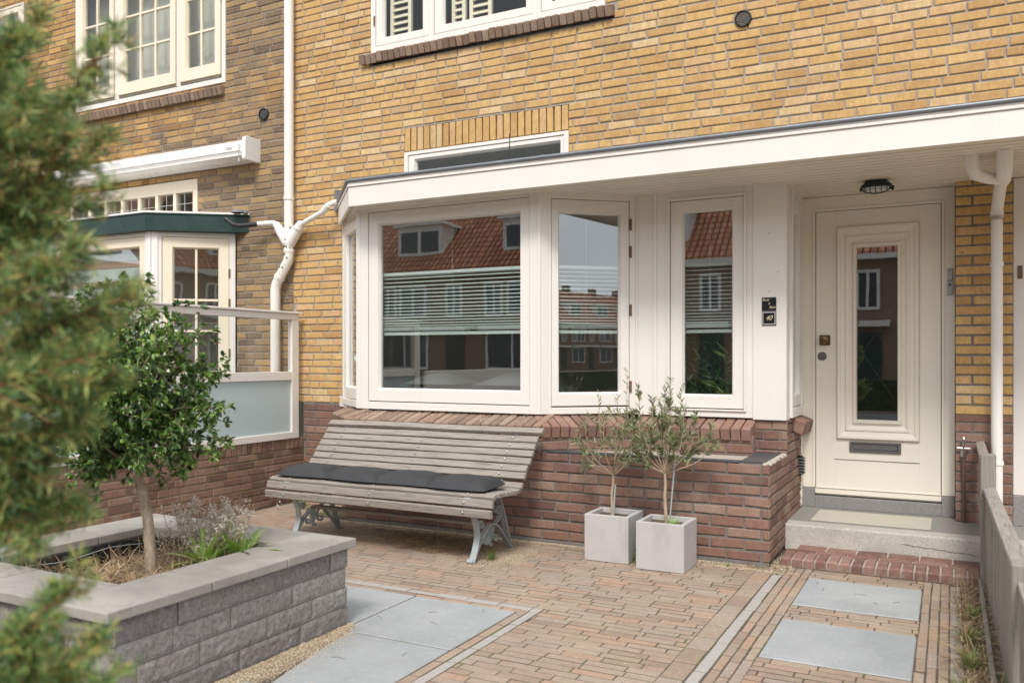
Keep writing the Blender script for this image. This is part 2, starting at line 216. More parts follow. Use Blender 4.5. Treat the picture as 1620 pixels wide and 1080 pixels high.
# ---------------------------------------------------------------- mesh builder
class MB:
    def __init__(s, o=(0, 0), u=(1, 0), d=(0, 1)):
        s.v = []; s.f = []; s.uv = {}; s.o = o; s.u = u; s.d = d
    def T(s, p): return (s.o[0] + s.u[0] * p[0] + s.d[0] * p[1], s.o[1] + s.u[1] * p[0] + s.d[1] * p[1], p[2])
    def add(s, vs, fs):
        b = len(s.v); s.v += [s.T(p) for p in vs]; s.f += [tuple(b + i for i in f) for f in fs]; return b
    def box(s, x0, x1, y0, y1, z0, z1):
        s.add([(x0, y0, z0), (x1, y0, z0), (x1, y1, z0), (x0, y1, z0), (x0, y0, z1), (x1, y0, z1), (x1, y1, z1), (x0, y1, z1)],
              [(0, 3, 2, 1), (4, 5, 6, 7), (0, 1, 5, 4), (1, 2, 6, 5), (2, 3, 7, 6), (3, 0, 4, 7)])
    def ring(s, o, i, d0, d1):
        (a0, a1, b0, b1), (c0, c1, e0, e1) = o, i
        s.box(a0, c0, d0, d1, b0, b1); s.box(c1, a1, d0, d1, b0, b1); s.box(c0, c1, d0, d1, b0, e0); s.box(c0, c1, d0, d1, e1, b1)
    def slope_ring(s, o, i, do, di):      # sloped moulding between two rectangles
        (a0, a1, b0, b1), (c0, c1, e0, e1) = o, i
        s.add([(a0, do, b0), (a1, do, b0), (a1, do, b1), (a0, do, b1), (c0, di, e0), (c1, di, e0), (c1, di, e1), (c0, di, e1)],
              [(0, 1, 5, 4), (1, 2, 6, 5), (2, 3, 7, 6), (3, 0, 4, 7)])
    def prism(s, poly, z0, z1):
        n = len(poly); s.add([(x, y, z0) for x, y in poly] + [(x, y, z1) for x, y in poly],
              [tuple(range(n - 1, -1, -1)), tuple(range(n, 2 * n))] + [(k, (k + 1) % n, n + (k + 1) % n, n + k) for k in range(n)])
    def tube(s, pts, r, seg=8, caps=True, flat=None):
        P = [Vector(p) for p in pts]; n = len(P); rr = r if isinstance(r, (list, tuple)) else [r] * n
        t0 = (P[1] - P[0]).normalized(); a = Vector((0, 0, 1)) if abs(t0.z) < .9 else Vector((1, 0, 0)); N = t0.cross(a).normalized(); vs = []; fs = []
        for k in range(n):
            t = (P[min(k + 1, n - 1)] - P[max(k - 1, 0)]).normalized(); N = (N - t * N.dot(t)).normalized(); B = t.cross(N)
            for j in range(seg):
                an = 2 * pi * j / seg; q = P[k] + (N * cos(an) + B * sin(an)) * rr[k]; vs.append(tuple(q))
        for k in range(n - 1):
            for j in range(seg): fs.append((k * seg + j, k * seg + (j + 1) % seg, (k + 1) * seg + (j + 1) % seg, (k + 1) * seg + j))
        if caps:
            q = len(vs); vs += vs[:seg]; vs += vs[(n - 1) * seg:n * seg]; fs.append(tuple(q + j for j in range(seg - 1, -1, -1))); fs.append(tuple(q + seg + j for j in range(seg)))
        s.add(vs, fs)
    def ribbon(s, pts, w, th):            # flat bar following points in the YZ plane, width along x
        P = [Vector(p) for p in pts]; n = len(P); vs = []; fs = []
        for k in range(n):
            t = (P[min(k + 1, n - 1)] - P[max(k - 1, 0)]).normalized(); nn = Vector((0, -t.z, t.y)) * th / 2
            for sx, sn in ((-1, -1), (1, -1), (1, 1), (-1, 1)): vs.append((P[k].x + sx * w / 2, P[k].y + nn.y * sn, P[k].z + nn.z * sn))
        for k in range(n - 1):
            for j in range(4): fs.append((k * 4 + j, k * 4 + (j + 1) % 4, (k + 1) * 4 + (j + 1) % 4, (k + 1) * 4 + j))
        fs += [(3, 2, 1, 0), tuple((n - 1) * 4 + j for j in range(4))]; s.add(vs, fs)
    def lathe(s, c, prof, seg=20, axis='z'):
        vs = []; fs = []; n = len(prof)
        for r_, h in prof:
            for j in range(seg):
                a = 2 * pi * j / seg; x, y = r_ * cos(a), r_ * sin(a)
                vs.append((c[0] + x, c[1] + y, c[2] + h) if axis == 'z' else ((c[0] + x, c[1] + h, c[2] + y) if axis == 'y' else (c[0] + h, c[1] + x, c[2] + y)))
        for k in range(n - 1):
            for j in range(seg): fs.append((k * seg + j, k * seg + (j + 1) % seg, (k + 1) * seg + (j + 1) % seg, (k + 1) * seg + j))
        fs += [tuple(range(seg)), tuple((n - 1) * seg + j for j in range(seg))]; s.add(vs, fs)
    def build(s, name, mat, parent=None, smooth=False, bevel=0, seg=1):
        me = bpy.data.meshes.new(name); me.from_pydata(s.v, [], s.f)
        import bmesh
        b = bmesh.new(); b.from_mesh(me); bmesh.ops.recalc_face_normals(b, faces=b.faces); b.to_mesh(me); b.free()
        if smooth: me.polygons.foreach_set('use_smooth', [True] * len(me.polygons))
        me.materials.append(M[mat] if isinstance(mat, str) else mat)
        o = bpy.data.objects.new(name, me); C.objects.link(o)
        if parent: o.parent = parent; o.matrix_parent_inverse = parent.matrix_basis.inverted()
        if bevel:
            m = o.modifiers.new('bevel', 'BEVEL'); m.width = bevel; m.segments = seg; m.limit_method = 'ANGLE'
        return o
def leaf_build(vs, fs, name, mat, parent=None):
    me = bpy.data.meshes.new(name); me.from_pydata(vs, [], fs); me.materials.append(M[mat]); o = bpy.data.objects.new(name, me); C.objects.link(o)
    if parent: o.parent = parent; o.matrix_parent_inverse = parent.matrix_basis.inverted()
    return o
def tag(o, label=None, cat=None, group=None, kind=None):
    for k, v in (('label', label), ('category', cat), ('group', group), ('kind', kind)):
        if v: o[k] = v
    return o
def empty(name, loc, label, cat, group=None):
    o = bpy.data.objects.new(name, None); C.objects.link(o); o.location = loc; o.empty_display_size = .1
    return tag(o, label, cat, group)
def copy_tree(o, parent=None):
    c = o.copy(); C.objects.link(c); c.parent = parent
    for ch in list(o.children): copy_tree(ch, c)
    return c

# ---------------------------------------------------------------- brick laying
def bricks(mb, mo, u0, u1, z0, z1, d, holes=(), course=.067, joint=.011, L=.21, proud=.007, bond='wild', seed=1, holes_m=None, depth=.03, jit=.0016, zoff=0):
    """lay bricks in local frame of mb on plane at depth d; mo gets the mortar sheet"""
    r = random.Random(seed); us = sorted({u0, u1} | {min(max(h[k], u0), u1) for h in holes for k in (0, 1)})
    def free(a, b, p, q):
        segs = [(p, q)]
        for h in holes:
            if h[0] < b - 1e-6 and h[1] > a + 1e-6:
                ns = []
                for s0, s1 in segs:
                    if h[3] <= s0 or h[2] >= s1: ns.append((s0, s1)); continue
                    if h[2] > s0: ns.append((s0, h[2]))
                    if h[3] < s1: ns.append((h[3], s1))
                segs = ns
        return segs
    if mo is not None:
        for a, b in zip(us, us[1:]):
            for p, q in free(a, b, z0, z1): mo.add([(a, d, p), (b, d, p), (b, d, q), (a, d, q)], [(0, 1, 2, 3)])
    n = int(round((z1 - z0) / course)) + 1; row = 0
    while True:
        p = z0 + row * course + joint / 2; q = p + course - joint
        if p >= z1 - .012: break
        q = min(q, z1)
        u = u0 - r.uniform(0, L); 
        if bond == 'stretch': u = u0 - (L + joint) * (.5 if row % 2 else 0) + .0
        if bond == 'alt': u = u0
        k = 0; row += 1; dz = r.uniform(-.0012, .0012)
        while u < u1:
            l = L
            if bond == 'wild' and r.random() < .10: l = (L - joint) / 2
            if bond == 'alt': l = (L + .05) if row % 2 else ((L - joint) / 2 if k % 2 == 0 else L * .75)
            a, b = max(u, u0), min(u + l, u1); u += l + joint; k += 1
            if b - a < .025: continue
            # split at hole edges
            cuts = [a] + [x for x in us if a + .001 < x < b - .001] + [b]
            runs = []
            for c0, c1 in zip(cuts, cuts[1:]):
                for s0, s1 in free(c0, c1, p, q):
                    if runs and abs(runs[-1][1] - c0) < 1e-6 and abs(runs[-1][2] - s0) < 1e-6 and abs(runs[-1][3] - s1) < 1e-6: runs[-1][1] = c1
                    else: runs.append([c0, c1, s0, s1])
            for c0, c1, s0, s1 in runs:
                if c1 - c0 < .015 or s1 - s0 < .012: continue
                brick(mb, c0, c1, s0 + dz, s1 + dz, d - proud + r.uniform(-.0022, .0022), d + .004, r, jit)
def brick(mb, a, b, p, q, df, db, r, j=.0016, ch=.004):
    J = lambda: r.uniform(-j, j)
    o = [(a + J(), p + J()), (b + J(), p + J()), (b + J(), q + J()), (a + J(), q + J())]
    i = [(o[0][0] + ch, o[0][1] + ch), (o[1][0] - ch, o[1][1] + ch), (o[2][0] - ch, o[2][1] - ch), (o[3][0] + ch, o[3][1] - ch)]
    vs = [(x, db, z) for x, z in o] + [(x, df + ch * .7, z) for x, z in o] + [(x, df, z) for x, z in i]
    fs = [(8, 9, 10, 11)] + [(k, (k + 1) % 4, 4 + (k + 1) % 4, 4 + k) for k in range(4)] + [(4 + k, 4 + (k + 1) % 4, 8 + (k + 1) % 4, 8 + k) for k in range(4)]
    mb.add(vs, fs)
def rowlock(mb, u0, u1, z0, z1, d, w, seed=0, joint=.01, proud=.008):
    r = random.Random(seed); n = max(1, round((u1 - u0) / (w + joint))); p = (u1 - u0) / n
    for k in range(n): brick(mb, u0 + k * p + joint / 2, u0 + (k + 1) * p - joint / 2, z0, z1, d - proud + r.uniform(-.003, .003), d + .02, r, .002)
def sill_bricks(mb, u0, u1, zt_out, zt_in, d_out, d_in, th, w=.062, joint=.009, seed=3):
    """sloping brick-on-edge sill; u along, from outer lip (d_out, zt_out) up to the frame (d_in, zt_in)"""
    r = random.Random(seed); n = max(1, round((u1 - u0) / (w + joint))); p = (u1 - u0) / n
    for k in range(n):
        a, b = u0 + k * p + joint / 2, u0 + (k + 1) * p - joint / 2; e = r.uniform(-.004, .004); c = .006; o = d_out + r.uniform(-.005, .005)
        vs = []
        for (uu, sh) in ((a, c), (a + c, 0), (b - c, 0), (b, c)):
            vs += [(uu, d_in, zt_in - sh + e), (uu, o + c, zt_out - sh + e), (uu, o, zt_out - c * 1.5 - sh * .5 + e), (uu, o + .02, zt_out - th + sh + e), (uu, d_in, zt_in - th)]
        fs = []
        for s_ in range(3):
            for q in range(5): fs.append((s_ * 5 + q, s_ * 5 + (q + 1) % 5, (s_ + 1) * 5 + (q + 1) % 5, (s_ + 1) * 5 + q))
        fs += [(0, 1, 2, 3, 4), (15, 16, 17, 18, 19)]; mb.add(vs, fs)

# ---------------------------------------------------------------- the setting: ground
def struct(o): o['kind'] = 'structure'; return o
g = MB(); g.add([(-150, -150, -.03), (150, -150, -.03), (150, 150, -.03), (-150, 150, -.03)], [(0, 1, 2, 3)]); struct(g.build('ground', 'ground_dirt'))
g = MB(); g.add([(-80, -3.2, -.012), (80, -3.2, -.012), (80, -.6, -.012), (-80, -.6, -.012)], [(0, 1, 2, 3)]); struct(g.build('pavement', 'pavement_slab'))
g = MB(); g.box(-80, 80, -3.35, -3.2, -.1, .0); struct(g.build('kerb', 'concrete_strip'))
g = MB(); g.add([(-80, -8.6, -.008), (80, -8.6, -.008), (80, -3.35, -.008), (-80, -3.35, -.008)], [(0, 1, 2, 3)]); struct(g.build('road', 'asphalt'))
g = MB(); g.add([(-5.5, -.6, -.0014), (.32, -.6, -.0014), (.32, 6.2, -.0014), (-5.5, 6.2, -.0014)], [(0, 1, 2, 3)]); struct(g.build('joint_sand', 'sand_joint'))
YF = 6.25          # main facade plane
def pave(mb, x0, x1, y0, y1, along, seed, L=.19, w=.053, j=.0068):
    r = random.Random(seed); a0, a1, b0, b1 = (x0, x1, y0, y1) if along == 'x' else (y0, y1, x0, x1)
    n = max(1, round((b1 - b0) / (w + j))); p = (b1 - b0) / n
    for k in range(n):
        u = a0 - r.uniform(0, L)
        while u < a1:
            l = L * r.uniform(.93, 1.05); s, e = max(u, a0), min(u + l, a1); u += l + .0055
            if e - s < .008: continue
            q0, q1 = b0 + k * p + j / 2 + r.uniform(-.002, .002), b0 + (k + 1) * p - j / 2 + r.uniform(-.002, .002); z = r.uniform(-.0008, .0012); c = .003; tz = r.uniform(-.0008, .0008)
            O = [(s, q0), (e, q0), (e, q1), (s, q1)]; I = [(s + c, q0 + c), (e - c, q0 + c), (e - c, q1 - c), (s + c, q1 - c)]
            V = [(x, y, -.02) for x, y in O] + [(x, y, z - .0022) for x, y in O] + [(x, y, z + (tz if i_ in (0, 3) else 0)) for i_, (x, y) in enumerate(I)]
            if along == 'y': V = [(y, x, zz) for x, y, zz in V]
            mb.add(V, [(8, 9, 10, 11)] + [(i, (i + 1) % 4, 4 + (i + 1) % 4, 4 + i) for i in range(4)] + [(4 + i, 4 + (i + 1) % 4, 8 + (i + 1) % 4, 8 + i) for i in range(4)])
g = MB()
pave(g, -5.45, -1.10, 4.11, 5.56, 'x', 1); pave(g, -1.935, -1.10, .4, 4.11, 'x', 2); pave(g, -1.10, -.99, .4, 5.56, 'y', 3, w=.10)
pave(g, -.925, -.775, .4, 5.66, 'y', 4, w=.042, j=.006); pave(g, -.775, -.14, 5.44, 5.66, 'x', 5); pave(g, -.775, -.14, 4.53, 4.81, 'x', 6); pave(g, -.775, -.14, .4, 3.90, 'x', 7)
pave(g, -.14, -.003, .4, 5.66, 'y', 8, w=.038, j=.006); pave(g, .055, .11, .4, 5.66, 'y', 9); pave(g, -2.05, -1.995, .4, 4.045, 'y', 10); pave(g, -3.4, -2.05, 3.995, 4.045, 'x', 11)
pave(g, -5.45, -4.25, .4, 4.11, 'x', 12); pave(g, -5.45, -4.9, 5.56, 6.15, 'x', 13); pave(g, -4.25, -3.4, 3.6, 4.11, 'x', 14)
struct(g.build('brick_paving', 'paver_brick'))
g = MB(); r = random.Random(5)
def strip(mb, x0, x1, y0, y1, along):
    a0, a1 = (x0, x1) if along == 'x' else (y0, y1); u = a0
    while u < a1:
        e = min(u + .2, a1); z = r.uniform(-.001, .003); q = r.uniform(-.002, .002)
        if along == 'x': mb.box(u + .002, e - .002, y0 + q, y1 + q, -.02, z)
        else: mb.box(x0 + q, x1 + q, u + .002, e - .002, -.02, z)
        u = e
strip(g, -3.4, -1.94, 4.05, 4.105, 'x'); strip(g, -1.99, -1.94, .4, 4.045, 'y'); strip(g, -.985, -.93, .4, 5.60, 'y'); strip(g, .0, .052, .4, 5.62, 'y')
struct(g.build('edging_strip', 'concrete_strip', bevel=.003))
slab_defs = [(-2.685, -2.055, 3.33, 3.99), (-3.36, -2.697, 3.33, 3.99), (-2.60, -2.055, 2.62, 3.318), (-2.66, -2.055, 1.93, 2.612), (-.772, -.143, 4.815, 5.435), (-.772, -.143, 3.905, 4.525)]
for x0, x1, y0, y1 in slab_defs:
    g = MB()
    if y0 == 2.62:   # worn, rounded corner beside the gravel
        g.prism([(-2.50, 2.62), (x1, 2.62), (x1, y1), (-2.63, y1), (-2.60, 3.1), (-2.55, 2.85)], -.03, .003)
    else: g.box(x0, x1, y0, y1, -.03, .003)
    struct(g.build('stone_slab', 'bluestone', bevel=.004))

# ---------------------------------------------------------------- our house
H = empty('brick_house', (-2.7, YF, 0), 'yellow brick house with white bay window, flat white canopy and cream front door', 'house')
WM, WY, WR = MB(), MB(), MB()
bay_hole = (-5.0, -2.16, 0, 2.72)
slit = (-4.33, -2.73, 2.6, 3.19); up = (-4.70, -2.42, 4.13, 5.55)
BZ = .93
bricks(WY, WM, -5.62, 1.9, BZ, 6.3, YF, holes=[(-5.0, 1.9, 0, 2.70), slit, up, (-4.72, -2.34, 4.02, 4.13), (-4.33, -2.73, 3.19, 3.40)], seed=11, joint=.0135, jit=.0030, proud=.009)
wall_y = WY.build('yellow_brick_wall', 'yellow_brick', H)
mo = WM.build('wall_mortar', 'mortar', H)
# soldier course over the slit window
g = MB(); rowlock(g, -4.33, -2.73, 3.195, 3.395, YF, .056, 4, .012); g.build('lintel_course', 'yellow_brick', H)
WR2, WM2 = MB(), MB(); bricks(WR2, WM2, -5.5, -4.99, 0, BZ, YF, course=.0707, seed=12)
# red base below the bay and the low ledge
FB = 5.585
bricks(WR2, WM2, -4.45, -1.04, .029, .6655, FB, course=.0707, joint=.015, bond='stretch', seed=13, jit=.0042, proud=.010)
WM2.box(-4.45, -1.035, FB - .006, FB + .01, -.02, .030)
bricks(WR2, WM2, -4.45, -2.66, .665, .835, FB, course=.0707, joint=.0115, bond='stretch', seed=14)
def fr(p0, p1):
    dx, dy = p1[0] - p0[0], p1[1] - p0[1]; L = math.hypot(dx, dy); return (p0, (dx / L, dy / L), (-dy / L, dx / L)), L
(f_, L_) = fr((-5.02, 6.22), (-4.45, FB)); 
a, b = MB(*f_), MB(*f_); bricks(a, b, 0, L_, 0, .835, 0, course=.0707, seed=15)
def merge(dst, src):
    k = len(dst.v); dst.v += src.v; dst.f += [tuple(k + i for i in f) for f in src.f]
merge(WR2, a); merge(WM2, b)
(f_, L_) = fr((-2.66, FB), (-2.12, 6.08)); a, b = MB(*f_), MB(*f_); bricks(a, b, 0, L_, .60, .80, 0, course=.0707, seed=16); merge(WR2, a); merge(WM2, b)
bricks(WR2, WM2, -2.14, -1.235, .60, .80, 6.08, course=.0707, seed=17)
bricks(WR2, WM2, -1.262, -1.03, .62, .905, YF - .015, course=.0707, seed=18)
g = None
# right-hand flank of pedestal and of the pier behind it (faces +x)
(f_, L_) = fr((-1.04, FB), (-1.04, 6.98)); a, b = MB(*f_), MB(*f_); bricks(a, b, 0, L_, .029, .905, 0, holes=[(0, YF - FB - .015, .6655, 2)], course=.0707, joint=.015, bond='stretch', seed=19, jit=.0042, proud=.010); merge(WR2, a); merge(WM2, b)
WR2.build('red_brick_base', 'red_brick', H); WM2.build('base_mortar', 'grey_mortar', H)
g = MB(); g.box(-4.44, -1.045, 5.59, 6.3, -.02, .60); g.prism([(-4.38, 5.62), (-2.68, 5.62), (-2.12, 6.13), (-1.25, 6.13), (-1.25, 6.4), (-4.9, 6.4), (-4.9, 6.2)], .6, .80); g.box(-5.4, -2.2, 6.26, 6.4, 0, .9)
g.box(-1.26, -1.045, 6.25, 6.97, .6, .9); g.build('masonry_core', 'grey_mortar', H)
# ledge: crumbly mortar top, black edge tiles
g = MB(); g.prism([(-2.64, 5.62), (-1.10, 5.62), (-1.10, 6.22), (-1.25, 6.22), (-1.25, 6.08), (-2.12, 6.08)], .60, .655); g.build('ledge_top', 'light_mortar', H)
g = MB(); r = random.Random(3)
for k in range(9):
    x0 = -2.62 + k * .155; g.box(x0 + .002, x0 + .153, 5.578 + r.uniform(-.002, .002), 5.66, .664, .676)
g.box(-1.225, -1.065, 5.60, 6.20, .660, .678)
g.build('ledge_tile', 'dark_tile', H, bevel=.002)
g = MB(); r = random.Random(8)
for k in range(26): g.lathe((-1.055 + r.uniform(-.012, .01), 5.6 + k * .025, .652), [(.022, 0), (.024, .008), (.014, .018), (.003, .021)], 7)
g.build('mortar_fillet', 'light_mortar', H)
# brick sills
g = MB((-4.44, 0)); sill_bricks(g, 0, 1.79, .857, .925, 5.545, 5.80, .085, seed=1); s1 = g
(f_, L_) = fr((-4.99, 6.04), (-4.44, 5.545)); g2 = MB(*f_); sill_bricks(g2, 0, L_, .857, .925, 0, .20, .085, seed=2); g2.build('brick_sill', 'sill_brick', H)
(f_, L_) = fr((-2.64, 5.545), (-2.10, 6.04)); g2 = MB(*f_); sill_bricks(g2, 0.01, L_ - .02, .855, .915, 0, .22, .088, seed=5); g2.build('brick_sill', 'red_sill', H)
g2 = MB((-2.12, 0)); sill_bricks(g2, 0, .875, .852, .912, 6.04, 6.28, .088, seed=6); g2.build('brick_sill', 'red_sill', H)
g2 = MB((-1.035, 6.50), (0, 1), (-1, 0)); sill_bricks(g2, 0, .42, .88, .935, -.085, .06, .10, seed=7); g2.build('brick_sill', 'red_sill', H)
s1.build('brick_sill', 'sill_brick', H)

def window(name, parent, frame, outer, sash, pane, mat='white_paint', sashmat=None, dsash=.0, muntins=(), bars=(), hinge=None, glassmat='window_glass', post=.055, gap=True, label=None, sill_gap=.008):
    """outer = frame rectangle, sash = opening casement, pane = glass opening, all (u0,u1,z0,z1) in frame's local axes"""
    g = MB(*frame); g.ring(outer, sash, -.02, .09); w = g.build(name, mat, parent, bevel=.003)
    if label: w['label'] = label
    sm = sashmat or mat; e = .004
    g = MB(*frame); so_ = (sash[0] + e, sash[1] - e, sash[2] + sill_gap, sash[3] - e); st = (pane[0] - .012, pane[1] + .012, pane[2] - .012, pane[3] + .012)
    g.ring(so_, st, -.012 + dsash, .05 + dsash); g.slope_ring(st, pane, -.010 + dsash, .018 + dsash); g.ring(st, pane, .019 + dsash, .045 + dsash)
    for m in muntins: g.box(m - .011, m + .011, .006 + dsash, .04 + dsash, pane[2], pane[3])
    for b_ in bars:
        xs = [pane[0]] + [v for v in muntins] + [pane[1]]
        for p_, q_ in zip(xs, xs[1:]): g.box(p_ + (.011 if p_ in muntins else 0), q_ - (.011 if q_ in muntins else 0), .008 + dsash, .038 + dsash, b_ - .011, b_ + .011)
    sw = g.build('sash', sm, w, bevel=.002)
    if gap:
        g = MB(*frame); g.ring((sash[0] - .001, sash[1] + .001, sash[2] - .001, sash[3] + .001), st, .051 + dsash, .056 + dsash); g.build('rebate', 'black_plastic', w)
    g = MB(*frame); g.box(pane[0] - .005, pane[1] + .005, .022 + dsash, .028 + dsash, pane[2] - .005, pane[3] + .005); g.build('glass_pane', glassmat, w)
    if hinge:
        for u_, z_ in hinge:
            g = MB(*frame); g.tube([(u_, -.022, z_ - .045), (u_, -.022, z_ + .045)], .008, 8); g.box(u_ - .012, u_ + .004, -.0215, -.0135, z_ - .042, z_ + .042); g.build('hinge', 'hinge_rust', w)
    return w
FX = ((0, 5.75), (1, 0), (0, 1))
# front bay window
wb = window('window', H, FX, (-4.425, -2.765, .925, 2.61), (-4.345, -2.832, .985, 2.573), (-4.236, -2.924, 1.102, 2.462), label='wide fixed pane of the bay')
# left cant
FL, LL = fr((-5.0, 6.235), (-4.43, 5.755)); window('window', H, FL, (.0, LL - .035, .925, 2.61), (.05, LL - .08, .985, 2.573), (.14, LL - .16, 1.102, 2.462), label='left side light of the bay, seen nearly edge-on')
# right cant
FR_, LR = fr((-2.755, 5.755), (-2.165, 6.245))
window('window', H, FR_, (.035, LR, .925, 2.61), (.085, LR - .055, .975, 2.56), (.155, LR - .135, 1.09, 2.452), hinge=[(LR - .047, z) for z in (2.38, 2.17, 1.72, 1.13)], label='angled casement with hinges on its right', sill_gap=.012)
g = MB(); g.box(-4.47, -4.425, 5.728, 5.80, .925, 2.61); g.build('corner_post', 'white_paint', H, bevel=.004)
g = MB(); g.box(-2.765, -2.735, 5.722, 5.80, .925, 2.61)
(f_, L_) = fr((-2.75, 5.735), (-2.70, 5.79)); a = MB(*f_); a.box(.005, .07, -.012, .05, .925, 2.61); merge(g, a)
g.build('corner_post', 'white_paint', H, bevel=.004)
# flat panel + narrow window
F2 = ((0, YF - .012), (1, 0), (0, 1))
g = MB(*F2); g.box(-2.165, -1.985, -.012, .08, .915, 2.61); g.box(-2.015, -1.985, -.026, -.012, .915, 2.61); g.box(-2.155, -2.14, -.022, -.012, .915, 2.61); g.build('timber_panel', 'white_paint', H, bevel=.003)
window('window', H, F2, (-1.985, -1.265, .915, 2.61), (-1.885, -1.33, .972, 2.535), (-1.782, -1.425, 1.082, 2.440), label='narrow window with a dark palm behind it')
g = MB(*F2); g.ring((-1.905, -1.312, .96, 2.555), (-1.885, -1.33, .972, 2.535), -.034, -.02); g.build('window_bead', 'white_paint', H, bevel=.003)
# pillar and the side light toward the door
g = MB(); g.box(-1.265, -1.03, YF - .045, YF + .10, .905, 2.61); g.build('pillar', 'white_paint', H, bevel=.004)
F3 = ((-1.032, YF + .10), (0, 1), (-1, 0)); window('window', H, F3, (0, .50, .915, 2.61), (.05, .45, .985, 2.54), (.14, .36, 1.09, 2.44), label='side light beside the door')
g = MB(*F3); bricks(g, None, .50, .63, .20, 2.6, 0.0, course=.067, joint=.006, bond='stretch', seed=21); g.box(.50, .64, .002, .1, .2, 2.6); g.build('painted_brick', 'cream_paint', H)
# window apron beam under the canopy
g = MB(); g.prism([(-5.0, 6.2), (-4.46, 5.735), (-2.74, 5.735), (-2.17, 6.215), (-1.03, 6.215), (-1.03, 6.3), (-2.2, 6.32), (-2.77, 5.82), (-4.43, 5.82), (-5.0, 6.3)], 2.61, 2.66); g.build('head_beam', 'white_paint', H)
# slit window above the canopy and the upper window
window('window', H, ((0, YF + .005), (1, 0), (0, 1)), (-4.33, -2.73, 2.66, 3.185), (-4.29, -2.77, 2.70, 3.155), (-4.215, -2.815, 2.80, 3.105), glassmat='upper_glass', label='slit window above the canopy')
FU = ((0, YF + .01), (1, 0), (0, 1))
window('window', H, FU, (-4.70, -4.065, 4.13, 5.5), (-4.65, -4.075, 4.185, 5.45), (-4.57, -4.15, 4.27, 5.38), glassmat='upper_glass', hinge=[(-4.658, 4.42)], label='upper casement with a louvred shutter inside')
window('window', H, FU, (-4.065, -3.02, 4.13, 5.5), (-4.02, -3.06, 4.185, 5.45), (-3.93, -3.13, 4.27, 5.38), glassmat='upper_glass')
window('window', H, FU, (-3.02, -2.42, 4.13, 5.5), (-2.98, -2.47, 4.185, 5.45), (-2.90, -2.56, 4.27, 5.38), glassmat='upper_glass')
g = MB(); 
for x0, x1 in ((-4.56, -4.33), (-3.90, -3.76), (-3.72, -3.50), (-2.9, -2.7)):
    g.ring((x0, x1, 4.2, 5.4), (x0 + .035, x1 - .035, 4.26, 5.34), YF + .10, YF + .13)
    for k in range(17):
        z = 4.29 + k * .062; g.add([(x0 + .035, YF + .09, z - .02), (x1 - .035, YF + .09, z - .02), (x1 - .035, YF + .13, z + .025), (x0 + .035, YF + .13, z + .025), (x0 + .035, YF + .095, z - .025), (x1 - .035, YF + .095, z - .025), (x1 - .035, YF + .135, z + .02), (x0 + .035, YF + .135, z + .02)], [(0, 1, 2, 3), (7, 6, 5, 4), (0, 4, 5, 1), (1, 5, 6, 2), (2, 6, 7, 3), (3, 7, 4, 0)])
g.build('louvred_shutter', 'yellowish_paint', H)
g = MB((-4.80, 0)); sill_bricks(g, 0, 2.46, 4.115, 4.145, YF - .07, YF + .06, .085, w=.055, seed=9); g.build('upper_sill', 'sill_brick', H)
# canopy
g = MB(); poly = [(-4.335, 5.46), (1.9, 5.46), (1.9, YF - .002), (-5.10, YF - .002), (-5.02, 6.15)]
def rim(mb, pts, off0, off1, z0, z1):     # boards along an open polyline, outward offset (to the right of travel)
    n = len(pts); P = []
    for o in (off0, off1):
        row = []
        for k in range(n):
            ds = []
            for a, b in ((k - 1, k), (k, k + 1)):
                if a >= 0 and b < n: dx, dy = pts[b][0] - pts[a][0], pts[b][1] - pts[a][1]; L = math.hypot(dx, dy); ds.append((dy / L, -dx / L))
            if len(ds) == 2:
                m = (ds[0][0] + ds[1][0], ds[0][1] + ds[1][1]); q = o / (1 + ds[0][0] * ds[1][0] + ds[0][1] * ds[1][1]); row.append((pts[k][0] + m[0] * q, pts[k][1] + m[1] * q))
            else: row.append((pts[k][0] + ds[0][0] * o, pts[k][1] + ds[0][1] * o))
        P.append(row)
    for k in range(n - 1):
        a, b, c, d = P[0][k], P[0][k + 1], P[1][k + 1], P[1][k]
        mb.add([(*a, z0), (*b, z0), (*c, z0), (*d, z0), (*a, z1), (*b, z1), (*c, z1), (*d, z1)], [(0, 3, 2, 1), (4, 5, 6, 7), (0, 1, 5, 4), (1, 2, 6, 5), (2, 3, 7, 6), (3, 0, 4, 7)])
line = [(-5.035, 6.19), (-4.335, 5.46), (1.9, 5.46)]
g = MB(); rim(g, line, -.022, 0, 2.58, 2.735); g.build('fascia_board', 'white_paint', H, bevel=.002)
g = MB(); rim(g, line, -.02, .010, 2.737, 2.757); rim(g, line, -.02, .004, 2.757, 2.775); g.build('fascia_trim', 'white_paint', H, bevel=.003)
g = MB(); L3 = [(-5.05, 6.2, 2.787), (-4.345, 5.447, 2.787), (1.9, 5.447, 2.787)]; g.tube(L3[:2], .013, 8); g.tube(L3[1:], .013, 8)
rim(g, line, -.12, .005, 2.776, 2.784); rim(g, line, -.12, -.08, 2.784, 2.80)
for x in (-3.9, -2.6, -1.3, 0.0, 1.3): g.tube([(x, 5.447, 2.787), (x + .03, 5.447, 2.787)], .016, 8)
g.build('zinc_edge', 'zinc', H, smooth=True)
g = MB(); g.prism([(-4.29, 5.58), (1.9, 5.58), (1.9, YF), (-5.0, YF), (-4.95, 6.2)], 2.68, 2.782); g.build('canopy_roof', 'lead_grey', H)
g = MB(); y = 5.48; r = random.Random(2)
while y < 7.0:
    xl = -4.33 - max(0, min(.7, (y - 5.46) * .95)) + .02 if y < 6.16 else -2.3
    g.box(xl, 1.9, y, y + .076, 2.602 + r.uniform(0, .0008), 2.6045); y += .089
sf = g.build('soffit', 'soffit_paint', H, bevel=.0012)
